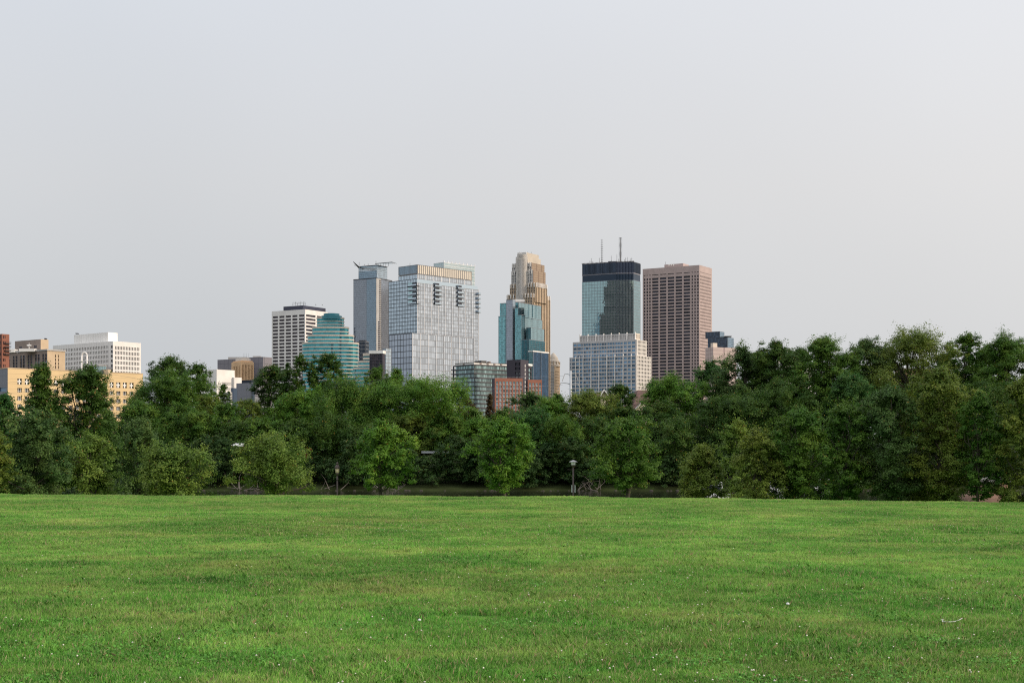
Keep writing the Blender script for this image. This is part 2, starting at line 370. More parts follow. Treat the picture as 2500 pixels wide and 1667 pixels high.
class Box:
    """rectangular block given by the photo columns of its left edge, near corner and right edge"""
    def __init__(s, T, xl, xc, xr, yt, Y, th=31.0, yb=None):
        s.T = T; s.Y = Y; s.th = R(th); s.C = Vector((WX(xc, Y), Y, 0)); s.xc = xc
        c, n = math.cos(s.th), math.sin(s.th)
        s.L = Vector((-c, n, 0)); s.Rr = Vector((n, c, 0)); s.nL = Vector((-n, -c, 0)); s.nR = Vector((c, -n, 0))
        s.aL = s.u('L', xl); s.aR = s.u('R', xr) if xr > xc else s.aL * .6
        s.zt = WZ(yt, Y); s.zb = T.zb if yb is None else WZ(yb, Y)
    def u(s, f, px):
        a = (px - 1250.0) / F; c, n = math.cos(s.th), math.sin(s.th)
        if f == 'L': return (s.C.x - a * s.Y) / (c + a * n)
        return (a * s.Y - s.C.x) / (n - a * c)
    def z(s, py): return WZ(py, s.Y)
    def foot(s, g=0.0):
        C = s.C; p = [C, C + s.Rr * s.aR, C + s.Rr * s.aR + s.L * s.aL, C + s.L * s.aL]
        d = [(s.nL + s.nR) * g, (s.nR - s.nL) * g, -(s.nL + s.nR) * g, (s.nL - s.nR) * g]
        return [((a + b).x, (a + b).y) for a, b in zip(p, d)]
    def solid(s, name, mat, z0=None, z1=None, g=0.0):
        s.T.part(name, mat).prism(s.foot(g), s.zb if z0 is None else z0, s.zt if z1 is None else z1); return s
    def roof(s, mat='roof_grey', name='roof'):
        s.T.part(name, mat).prism(s.foot(-.4), s.zt - 1.2, s.zt - .6)
    def shell(s, name, mat, faces='LR'):
        """back and unglazed sides plus roof"""
        f = s.foot(); m = s.T.part(name, mat)
        for k, key in ((0, 'R'), (1, 'b'), (2, 'c'), (3, 'L')):
            if key in faces: continue
            a, b = f[k], f[(k + 1) % 4]; m.quad((a[0], a[1], s.zb), (b[0], b[1], s.zb), (b[0], b[1], s.zt), (a[0], a[1], s.zt))
        m.poly([(p[0], p[1], s.zt) for p in f])
    def face(s, f, cols, rows, wall, pane, depth=.5, px=True, skip=None, wname='wall'):
        """cols in photo columns (px=True) or metres; rows in photo rows at the near corner"""
        d, n, W = (s.L, s.nL, s.aL) if f == 'L' else (s.Rr, s.nR, s.aR)
        cu = [tuple(sorted((s.u(f, a), s.u(f, b)))) for a, b in cols] if px else list(cols)
        cu = sorted((max(0.02, a), min(W - .02, b)) for a, b in cu if min(W - .02, b) - max(0.02, a) > .1)
        rz = sorted(tuple(sorted((s.z(a), s.z(b)))) for a, b in rows)
        rz = [(max(a, s.zb), min(b, s.zt)) for a, b in rz if min(b, s.zt) - max(a, s.zb) > .1]
        m = s.T.part(wname, wall)
        def P(u, z, k=0.0): v = s.C + d * u - n * k; return (v.x, v.y, z)
        def Q(mm, u0, u1, z0, z1, k=0.0):
            if f == 'L': q = (P(u1, z0, k), P(u0, z0, k), P(u0, z1, k), P(u1, z1, k))
            else: q = (P(u0, z0, k), P(u1, z0, k), P(u1, z1, k), P(u0, z1, k))
            if mm is not None: mm.quad(*q)
            return q
        zc = s.zb
        for (z0, z1) in rz:
            if z0 > zc: Q(m, 0, W, zc, z0)
            uc = 0
            for (u0, u1) in cu:
                Q(m, uc, u0, z0, z1); uc = u1
                mt = pane(u0, z0) if callable(pane) else pane
                s.T.panes.append((Q(None, u0, u1, z0, z1, depth), mt))
                m.quad(P(u0, z0), P(u0, z0, depth), P(u0, z1, depth), P(u0, z1)); m.quad(P(u1, z0), P(u1, z1), P(u1, z1, depth), P(u1, z0, depth))
                m.quad(P(u0, z0), P(u1, z0), P(u1, z0, depth), P(u0, z0, depth)); m.quad(P(u0, z1), P(u0, z1, depth), P(u1, z1, depth), P(u1, z1))
            Q(m, uc, W, z0, z1); zc = z1
        if s.zt > zc: Q(m, 0, W, zc, s.zt)
        return s
    def curtain(s, f, nc, pitch, y0, y1, gl, mul=None, vw=.25, hw=.35, major=0, majw=.8, majmat=None, gname='glass_wall', mname='mullions', u0=0.0, u1=1.0, out=.25, tilt=.004):
        """glass skin of separate panels with vertical and horizontal bars; pitch in photo rows"""
        d, n, W = (s.L, s.nL, s.aL) if f == 'L' else (s.Rr, s.nR, s.aR)
        g = s.T.part(gname, gl); za, zb = s.z(y0), (s.zb if y1 is None else s.z(y1))
        nr = max(1, int(round((za - zb) / (pitch * s.Y / F)))); rng = random.Random(int(s.xc * 7 + y0))
        U0, U1 = W * u0, W * u1
        def P(u, z, k=0.0): v = s.C + d * u + n * k; return (v.x, v.y, z)
        for r in range(nr):
            for c in range(nc):
                a, b = U0 + (U1 - U0) * c / nc, U0 + (U1 - U0) * (c + 1) / nc; z0, z1 = zb + (za - zb) * r / nr, zb + (za - zb) * (r + 1) / nr
                t1, t2 = rng.uniform(-1, 1) * tilt * (b - a), rng.uniform(-1, 1) * tilt * (z1 - z0)
                q = [P(a, z0, .05 - t1 - t2), P(b, z0, .05 + t1 - t2), P(b, z1, .05 + t1 + t2), P(a, z1, .05 - t1 + t2)]
                if f == 'L': q = [q[1], q[0], q[3], q[2]]
                g.quad(*q)
        if mul:
            m = s.T.part(mname, mul)
            ang = math.atan2(d.y, d.x)
            for r in range(nr + 1):
                z = zb + (za - zb) * r / nr; c = s.C + d * ((U0 + U1) / 2) + n * (out * .4)
                m.box((c.x, c.y, z - (hw / 2 if r == nr else 0)), ((U1 - U0), out * .8, hw), ang)
            for c_ in range(nc + 1):
                if major and c_ % major == 0: continue
                c = s.C + d * min(max(U0 + (U1 - U0) * c_ / nc, U0 + vw / 2), U1 - vw / 2) + n * (out * .3)
                m.box((c.x, c.y, (za + zb) / 2), (vw, out * .62, za - zb - .02), ang)
            if major:
                mj = s.T.part('fins', majmat or mul)
                for c_ in range(0, nc + 1, major):
                    c = s.C + d * min(max(U0 + (U1 - U0) * c_ / nc, U0 + majw / 2), U1 - majw / 2) + n * (out * .8)
                    mj.box((c.x, c.y, (za + zb) / 2), (majw, out * 1.6, za - zb + .03), ang)
        return s

def rows(y0, pitch, h, n): return [(y0 + pitch * k, y0 + pitch * k + h) for k in range(n)]
def cols(x0, x1, n, fill): p = (x1 - x0) / n; return [(x0 + p * (k + (1 - fill) / 2), x0 + p * (k + (1 + fill) / 2)) for k in range(n)]
def shelf(T, px0, px1, py0, py1, Y, mat, name='rooftop_unit', d=6):
    a, b = WX(px0, Y), WX(px1, Y); m = MB(); m.box(((a + b) / 2, Y + d / 2, (WZ(py0, Y) + WZ(py1, Y)) / 2), (b - a, d, WZ(py0, Y) - WZ(py1, Y)), 0)
    return m.build(name, mat, T.root)
def mast(T, px, py0, py1, Y, r=.18, name='antenna', mat='mullion_dark', bars=0):
    m = MB(); x = WX(px, Y); z0, z1 = WZ(py1, Y), WZ(py0, Y); m.tube((x, Y, z0), (x, Y, z1), r, r * .5, 5)
    for k in range(bars):
        z = z0 + (z1 - z0) * (k + .5) / bars; m.tube((x - r * 3.2, Y, z), (x + r * 3.2, Y, z), r * .45, r * .45, 4)
    return m.build(name, mat, T.root)

def b_left():
    # red brick tower at the frame's edge
    T = Tower('brick_tower', 'red brick tower cut off by the left edge of the photo', 'building', 0, 900)
    B = Box(T, -70, 5, 23, 815, 900, 37); B.shell('wall', 'brick_red')
    B.face('R', [(7, 9.5), (11, 13.5)], rows(819, 14, 7, 6), 'brick_red', 'grey_window')
    B.face('L', cols(-60, 4, 8, .45), rows(819, 14, 7, 6), 'brick_red', 'grey_window')
    for k in range(4):
        m = MB(); c = B.C + B.Rr * 3.5 + B.nR * .8; m.box((c.x, c.y, B.z(838 + 9 * k)), (4, 1.6, .35), math.atan2(B.Rr.y, B.Rr.x))
        for j in range(9): m.box((c.x + B.Rr.x * (j * .5 - 2) + B.nR.x * .7, c.y + B.Rr.y * (j * .5 - 2) + B.nR.y * .7, B.z(838 + 9 * k) + .7), (.1, .1, 1.1), 0)
        m.build('balcony', 'black_metal', T.root)
    T.finish()
    # brown slab with window strips
    T = Tower('slab_building', 'brown brick slab with dark window strips above the tan building', 'building', 60, 1000)
    B = Box(T, -14, 115.5, 159, 855, 1000, 37); B.shell('wall', 'brown_brick')
    cs = []
    for k in range(8):
        x = 103.5 - 18.0 * k
        cs += [(x, x + 4.6), (x + 6.6, x + 11.2)]
    B.face('L', cs, rows(863.5, 7.7, 7.0, 7), 'brown_brick', lambda u, z: random.choice(['dark_window', 'dark_window', 'grey_window', 'dark_window']), depth=.35)
    B.face('R', [(134.5, 136.8), (142, 144)], rows(864.5, 9, 7, 7), 'tan_brick', 'dark_window', wname='side_wall')
    B.T.part('parapet', 'concrete').prism(B.foot(.5), B.zt - .2, B.zt + .9)
    P = Box(T, 36.5, 99.5, 118.5, 828, 1012, 37, yb=858); P.shell('penthouse', 'brown_brick'); 
    P.face('R', [], [], 'tan_brick', 'dark_window', wname='penthouse_side')
    P.face('L', [(47, 54), (83, 90)], [(842, 849)], 'brown_brick', 'brown_window', depth=.2, wname='penthouse')
    shelf(T, 18, 36, 852, 860, 1006, 'white_paint'); shelf(T, 46, 84, 851, 858, 1006, 'white_paint')
    shelf(T, 108, 112, 825.5, 828.3, 1016, 'dark_trim', 'roof_vent', 3)
    m = MB(); x = WX(71, 1008); m.tube((x, 1008, WZ(852, 1008)), (x, 1008, WZ(837, 1008)), .25, .15); m.tube((x - 1.5, 1008, WZ(843, 1008)), (x + 1.5, 1008, WZ(843, 1008)), .4, .4)
    m.build('antenna', 'white_paint', T.root); T.finish()
    # white office with ranks of slit windows
    T = Tower('white_office', 'white office with rows of slit windows and a plain penthouse', 'building', 240, 1050)
    B = Box(T, 129, 276, 344, 832.5, 1050, 38); B.shell('wall', 'white_panel')
    B.face('L', cols(133.5, 265, 34, .52) + [(270.5, 275)], rows(843, 11.5, 7.4, 9), 'white_panel', 'dark_window', depth=.6)
    B.face('R', cols(280, 341, 16, .55), rows(844.5, 12.1, 8.2, 8), 'white_stone', 'dark_window', depth=.6, wname='side_wall')
    P = Box(T, 181, 263.5, 287, 811, 1062, 38, yb=838); P.shell('penthouse', 'white_panel'); P.face('R', [], [], 'white_paint', '', wname='penthouse_side'); P.face('L', [], [], 'white_panel', '', wname='penthouse')
    shelf(T, 184, 190, 813, 815, 1068, 'dark_trim', 'roof_vent', 3); T.finish()
    # white arched tube sculpture
    T = Tower('arch_sculpture', 'tall white looped arch standing before the white office', 'sculpture', 206, 800)
    m = MB(); pts = []
    for k in range(25):
        t = math.pi * k / 24; pts.append(Vector((WX(206, 800) - 1.45 * math.cos(t), 800, WZ(868, 800) + 1.7 * math.sin(t))))
    pts = [Vector((pts[0].x - .3, 800, ZB))] + pts + [Vector((pts[-1].x + .3, 800, ZB))]
    for a, b in zip(pts, pts[1:]): m.tube(a, b, .42, .42, 10)
    m.build('tube', 'white_stone', T.root, smooth=True); T.finish()
    # tan building
    T = Tower('tan_building', 'long tan panelled building with cross mullioned windows behind the pointed tree', 'building', 180, 650)
    B = Box(T, -60, 19, 349, 899, 650, 45); B.shell('wall', 'tan_panel')
    xs = [42.5, 60.5, 79, 97.5, 115, 132, 149.5, 167, 184, 201.5, 218.5, 235.5, 251.5, 267.5, 284, 300, 316.5]
    B.face('R', [(x, x + 11.2 - .004 * x) for x in xs], [(923, 937.5), (946, 956.5), (966, 977), (986, 996), (1006, 1016)], 'tan_panel', 'grey_window', depth=.7)
    B.face('L', [(-50, -30), (-22, -4), (-2, 15.5)], [(945, 955), (965, 976), (986, 996)], 'slate_panel', 'blue_window', wname='side_wall')  # side away from the sun: its shade is put into the greyer panel colour
    # frames: a white cross in the top row, bars in the others
    frames = []; ang = math.atan2(B.Rr.y, B.Rr.x)
    for x in xs:
        u0, u1 = B.u('R', x), B.u('R', x + 11.2 - .004 * x); c = B.C + B.Rr * ((u0 + u1) / 2) - B.nR * .45; wd = u1 - u0; z = B.z(930.2)
        cr = MB(); cr.box((c.x, c.y, z), (wd * .26, .3, 2.55), ang); cr.box((c.x, c.y, z), (wd * .92, .25, .62), ang); frames.append(('cross_mullion', cr, Vector((c.x, c.y, z))))
        for y0, y1 in ((946, 956.5), (966, 977), (986, 996), (1006, 1016)):
            fr = MB(); zz = B.z(y1) + .45; fr.box((c.x, c.y, zz), (wd - .02, .2, .14), ang)
            for q in (-.22, .22): fr.box((c.x + B.Rr.x * wd * q, c.y + B.Rr.y * wd * q, (B.z(y0) + B.z(y1)) / 2), (.12, .22, B.z(y0) - B.z(y1) - .02), ang)
            frames.append(('frame', fr, Vector((c.x, c.y, (B.z(y0) + B.z(y1)) / 2))))
    B.T.part('parapet', 'tan_brick').prism(B.foot(.12), B.zt - .05, B.zt + .35)
    G = Box(T, 229, 242, 260, 893, 672, 60, yb=912); G.curtain('L', 3, 8, 893, 911, 'sea_glass', 'mullion_grey', .15, .15, gname='roof_lantern'); G.curtain('R', 4, 8, 893, 911, 'sea_glass', 'mullion_grey', .15, .15, gname='roof_lantern')
    T.part('lantern_cap', 'concrete').prism(G.foot(.3), G.zt, G.zt + .4); G.solid('lantern_core', 'teal_roof', g=-.1, z1=G.zt - .05)
    shelf(T, 253, 263.5, 901.5, 914, 670, 'tan_brick', 'stair_head')
    T.finish()
    for n_, m_, p_ in frames: T.attach(n_, 'white_paint', m_, p_)

def b_midleft():
    T = Tower('white_civic_block', 'low white stepped building with small dark windows left of the orange stone tower', 'building', 545, 1000)
    B = Box(T, 478, 529, 573, 901.5, 1000, 38); B.shell('wall', 'white_stone')
    B.face('L', cols(509, 520, 4, .4) + [(522.5, 526)], rows(931, 12.5, 8, 5), 'white_panel', 'dark_window')
    B.face('R', [(533.5, 535.5)] + cols(541.5, 565, 9, .45) + [(567, 569.2)], rows(932, 12.5, 7.5, 5), 'white_stone', 'dark_window')
    B = Box(T, 560, 572, 590, 921, 1010, 38); B.shell('wall', 'white_stone', ''); T.finish()
    for side, (xl, xc, xr, yt, lab) in enumerate(((531, 606, 612, 875, 'long grey panelled block with a flat roof left of the orange stone tower'), (600, 642, 664, 871, 'taller grey panelled block between the orange stone tower and the white gridded tower'))):
        T = Tower('grey_block', lab, 'building', xc, 1400 + 10 * side)
        B = Box(T, xl, xc, xr, yt, 1400 + 10 * side, 31)
        B.shell('wall', 'grey_panel', 'R' if side else ''); 
        if side: B.face('R', [(643.2, 661.5)], [(896, 899.5), (906, 909)], 'grey_panel', 'dark_window', depth=1.5)
        shelf(T, *((557, 603, 871.5, 877) if not side else (617, 636, 869, 872)), 1425, 'concrete'); T.finish()
    # art deco tower
    T = Tower('deco_tower', 'orange stone art deco tower with rounded shoulders and tall slit windows', 'building', 592, 1250)
    B = Box(T, 565, 588, 620, 883, 1250, 52); B.shell('wall', 'deco_stone')
    B.face('L', cols(567, 587, 5, .45), [(893, 925), (928, 990)], 'deco_stone', 'dark_window', depth=1.5)
    B.face('R', cols(590, 619, 8, .42), [(890, 925), (928, 990)], 'deco_stone', 'dark_window', depth=1.5)
    B2 = Box(T, 568, 589, 617, 880, 1254, 52, yb=884); B2.solid('crown', 'deco_stone')
    B3 = Box(T, 575, 592, 609, 872.5, 1258, 52, yb=881); B3.solid('lantern', 'ivory_stone')
    for x in (594, 598, 602, 607): mast(T, x, 862, 873, 1262, .08)
    T.finish()
    T = Tower('slate_building', 'plain slate grey building with a dark stair slot below the orange stone tower', 'building', 600, 900)
    B = Box(T, 577, 616, 650, 934, 900, 40); B.solid('wall', 'slate_panel')
    B2 = Box(T, 590, 614, 622, 927, 905, 40, yb=936); B2.solid('upper_storey', 'navy_glass')
    B3 = Box(T, 614, 616.5, 622, 936, 897, 40); B3.solid('stair_slot', 'indigo_glass'); T.finish()
    T = Tower('parking_garage', 'low open deck garage of pale slabs beside a dark glass strip', 'building', 555, 880)
    B = Box(T, 536, 562, 567, 957, 880, 38); B.shell('frame', 'concrete'); B.face('L', cols(537, 561, 6, .7), rows(959, 7, 4.4, 8), 'concrete', 'brown_window', depth=1.2, wname='frame'); B.face('R', [], [], 'concrete', '', wname='frame')
    B = Box(T, 564, 570, 579, 947, 890, 38); B.solid('stair_tower', 'indigo_glass'); T.finish()

def b_gridded():
    T = Tower('gridded_tower', 'white gridded tower with brown window bands and a black penthouse', 'building', 740, 1500)
    B = Box(T, 663.5, 745, 800, 755, 1500, 31); B.shell('wall', 'white_stone')
    B.face('L', [(665.8, 678.5), (681.5, 694.3), (697.3, 710.3), (713.3, 726.3), (729.5, 742.8)], rows(767.5, 8.33, 5.2, 24), 'white_stone', 'brown_window', depth=1.0)
    B.face('R', [(747.3, 770.5), (774, 798)], rows(767, 8.8, 5.4, 22), 'white_stone', lambda u, z: 'brown_window' if z > WZ(793, 1500) else 'dark_window', depth=1.0, wname='side_wall')
    P = Box(T, 692, 740, 795, 745.5, 1512, 31, yb=758); P.solid('penthouse', 'dark_window')
    for i, (x, t) in enumerate(((715, 742), (721, 736), (727, 739), (733, 735), (741, 735.5), (745, 738), (771, 742), (787, 743))): mast(T, x, t, 746, 1515, .22, bars=1)
    m = MB()
    for k in range(14): m.tube((WX(714 + k * 2.3, 1516), 1516, WZ(742, 1516)), (WX(716 + k * 2.3, 1516), 1516, WZ(737 + (k % 3), 1516)), .14, .14, 4)
    m.build('rooftop_rack', 'mullion_grey', T.root); T.finish()

def sring(cx, cy, a, b, n=3.2, k=40, rot=0.0):
    pts = []
    for i in range(k):
        t = 2 * math.pi * i / k; c, s = math.cos(t), math.sin(t)
        x = a * abs(c) ** (2 / n) * (1 if c >= 0 else -1); y = b * abs(s) ** (2 / n) * (1 if s >= 0 else -1)
        pts.append((cx + x * math.cos(rot) - y * math.sin(rot), cy + x * math.sin(rot) + y * math.cos(rot)))
    return pts
def tier(T, x0, x1, y0, y1, nfl, Y, gl, band, bandfrac=.28, n=3.4, name='tier', zlow=None, depth=.55):
    n = 2.7
    a = WX(x1, Y) - WX(x0, Y); cx = (WX(x1, Y) + WX(x0, Y)) / 2; Yn = Y + a * depth / 2 + 8
    a *= Yn / Y; cx *= Yn / Y
    zt, zb = WZ(y0, Y), WZ(y1, Y) if zlow is None else zlow
    g = MB(); K = 56; ring = sring(cx, Yn, a / 2 - .4, a * depth / 2 - .4, n, K)
    fh = (zt - zb) / nfl
    for j in range(nfl):
        for i in range(K):
            p, q = ring[i], ring[(i + 1) % K]; z0, z1 = zb + fh * j, zb + fh * (j + 1); g.quad((p[0], p[1], z0), (q[0], q[1], z0), (q[0], q[1], z1), (p[0], p[1], z1))
    g.build('glass_tier', gl, T.root)
    outr = sring(cx, Yn, a / 2, a * depth / 2, n, K)
    for j in range(nfl):
        m = MB(); m.prism(outr, zb + fh * (j + 1) - fh * bandfrac, zb + fh * (j + 1) + (.01 if j < nfl - 1 else .5)); m.build('spandrel_band', band, T.root)
def b_teal():
    T = Tower('stepped_tower', 'teal glass tower with cream bands stepping up to a round top', 'building', 807, 1300); Y = 1300
    tier(T, 737.5, 876.5, 834.5, 990, 17, Y, 'deep_teal_glass', 'cream')
    tier(T, 750.5, 864.5, 816, 834.5, 2, Y + 4, 'deep_teal_glass', 'cream'); tier(T, 762, 852.5, 796.5, 816, 2, Y + 8, 'deep_teal_glass', 'cream'); tier(T, 773, 841, 773.5, 796.5, 3, Y + 12, 'deep_teal_glass', 'cream')
    for x0, x1, y0, y1 in ((782, 833.5, 765.5, 774), (787.8, 827, 759.7, 766)):
        a = WX(x1, Y) - WX(x0, Y); m = MB(); m.lathe(((WX(x1, Y) + WX(x0, Y)) / 2 * 1.015, Y * 1.015 + 6, WZ(y1, Y)), [(a / 2, 0), (a / 2, WZ(y0, Y) - WZ(y1, Y)), (.1, WZ(y0, Y) - WZ(y1, Y) + .3)], 40)
        m.build('rooftop_drum', 'teal_roof', T.root)
    def slot(px, x0, x1, y0, y1, nfl, Yt):
        W_ = WX(x1, Yt) - WX(x0, Yt); cx = (WX(x1, Yt) + WX(x0, Yt)) / 2; Yn = Yt + W_ * .275 + 8; k_ = Yn / Yt; W_ *= k_; cx *= k_
        a_ = W_ / 2 - .3; b_ = W_ * .55 / 2 - .3; x_ = (px - 1250) / F * (Yn - b_ * .9); yy = Yn - b_ * max(0, 1 - abs((x_ - cx) / a_) ** 2.7) ** (1 / 2.7)
        zt, zb = WZ(y0, Yt), WZ(y1, Yt); fh = (zt - zb) / nfl; m = MB()
        for j in range(nfl): m.box((x_, yy + .3, zb + fh * j + fh * .33), (1.7, .7, fh * .64))
        m.build('window_slot', 'dark_teal_glass', T.root)
    slot(831.5, 737.5, 876.5, 834.5, 990, 17, Y); slot(831.5, 750.5, 864.5, 816, 834.5, 2, Y + 4); slot(831.5, 762, 852.5, 796.5, 816, 2, Y + 8); slot(832, 773, 841, 773.5, 796.5, 3, Y + 12); slot(811, 737.5, 876.5, 834.5, 862, 3, Y)
    T.finish()
    T = Tower('banded_annex', 'lower teal banded building with curved balconies right of the stepped tower', 'building', 890, 1260); Y = 1260
    tier(T, 862, 950, 897, 985, 9, Y, 'deep_teal_glass', 'cream', .3); tier(T, 874, 945, 880, 897, 2, Y + 6, 'deep_teal_glass', 'cream', .45); tier(T, 886, 940, 862, 880, 2, Y + 12, 'aqua_dark', 'cream', .55); T.finish()
    T = Tower('dark_glass_block', 'dark blue glass block with pale floor lines behind the teal stepped tower', 'building', 885, 1600)
    B = Box(T, 872, 893, 900, 832.5, 1600, 20); B.solid('core', 'navy_glass', g=-.2, z1=B.zt - .1); B.curtain('L', 6, 9.5, 833, None, 'navy_glass', 'mullion_grey', .2, .7); B.curtain('R', 3, 9.5, 833, None, 'navy_glass', 'mullion_grey', .2, .7)
    T.part('roof_cap', 'dark_trim').prism(B.foot(-1.5), B.zt, B.zt + 1.2); T.finish()

def b_crowned():
    Y = 1700
    T = Tower('crowned_tower', 'blue glass tower with a tilted glass canopy and open spiked crown', 'building', 900, Y)
    B = Box(T, 863, 918, 957, 679.5, Y, 31)
    B.solid('core', 'blue_glass', g=-.3, z1=B.zt - .2)
    B.curtain('L', 26, 4.6, 680, None, 'lavender_glass', 'mullion_grey', .18, .35, u0=.42, u1=1.0, gname='side_bay_glass')
    B.curtain('L', 16, 4.6, 680, None, 'blue_glass', 'mullion_grey', .18, .3, u0=0, u1=.42)
    B.curtain('R', 12, 4.6, 680, None, 'lavender_glass', 'mullion_grey', .18, .35, u0=.3, u1=1.0, gname='side_bay_glass')
    # stone strip with balcony slots
    st = T.part('stone_strip', 'concrete'); ang = math.atan2(B.Rr.y, B.Rr.x); c = B.C + B.Rr * (B.aR * .15) + B.nR * .2
    st.box((c.x, c.y, (B.zt + ZB) / 2), (B.aR * .3, .8, B.zt - ZB), ang)
    sl_ = T.part('slot_windows', 'dark_window')
    for k in range(48):
        z = B.z(684 + 4.6 * k)
        for q, wd in (((.2, .05), (.27, .04)) if k < 22 else ((.16, .13), (.27, .04))):
            c = B.C + B.Rr * (B.aR * q) + B.nR * .65; sl_.box((c.x, c.y, z), (B.aR * wd, .3, 1.3), ang)
    U = Box(T, 875.5, 920, 945, 648, Y + 8, 31, yb=682); U.solid('core', 'blue_glass', g=-.3, z1=U.zt - .2)
    U.curtain('L', 20, 4.6, 660, 681, 'blue_glass', 'mullion_grey', .18, .3); U.curtain('R', 8, 4.6, 650, 681, 'pale_blue_glass', 'mullion_grey', .18, .3)
    U.curtain('L', 24, 6, 650, 660, 'pale_blue_glass', 'mullion_white', .3, .3, gname='crown_screen')
    T.part('cornice', 'dark_trim').prism(U.foot(.4), U.zt - .3, U.zt + .6); T.part('cornice', 'dark_trim').prism(B.foot(.3), B.zt, B.zt + .7)
    # glass canopy blades
    for (x0, x1, y0, y1, dy) in ((917, 957, 645.5, 635.5, 8), (864, 878, 641, 648.5, 3)):
        m = MB(); a = Vector((WX(x0, Y), Y - 6, WZ(y0, Y))); b = Vector((WX(x1, Y), Y + 2, WZ(y1 + 4, Y)))
        m.quad(a, b, (b.x - 3, Y + 34, WZ(y1 - 1, Y)), (a.x + 6, Y + 34, WZ(y1, Y))); n0 = len(m.v)
        m.quad(a - Vector((0, 0, .5)), (a.x + 6, Y + 34, WZ(y1, Y) - .5), (b.x - 3, Y + 34, WZ(y1 - 1, Y) - .5), b - Vector((0, 0, .5)))
        m.build('canopy', 'sea_glass', T.root); r = MB()
        for q in range(9):
            t = q / 8; p = a.lerp(b, t); r.tube(p, (p.x + 3, Y + 30, WZ(y1, Y)), .28, .28, 4)
        r.tube(a, b, .4, .4, 5)
        for q in range(5): p = a.lerp(b, .15 + .15 * q); r.tube((p.x, p.y + 5, WZ(649, Y)), (p.x, p.y + 8, p.z), .25, .25, 4)
        r.build('canopy_frame', 'mullion_dark', T.root)
    for x, t in ((877, 640), (890, 645), (899, 644), (918, 636)): mast(T, x, t, 648, Y + 12, .2, bars=2)
    sg = MB(); rng = random.Random(4)
    for k in range(22):
        z = B.z(798 + 3.1 * k); c = B.C + B.L * (B.aL * .94) + B.nL * .5; wd = rng.uniform(.8, 2.2); sg.box((c.x, c.y, z), (wd, .4, .8), math.atan2(B.L.y, B.L.x))
    sg.build('vertical_sign', 'louvre_navy', T.root); T.finish()

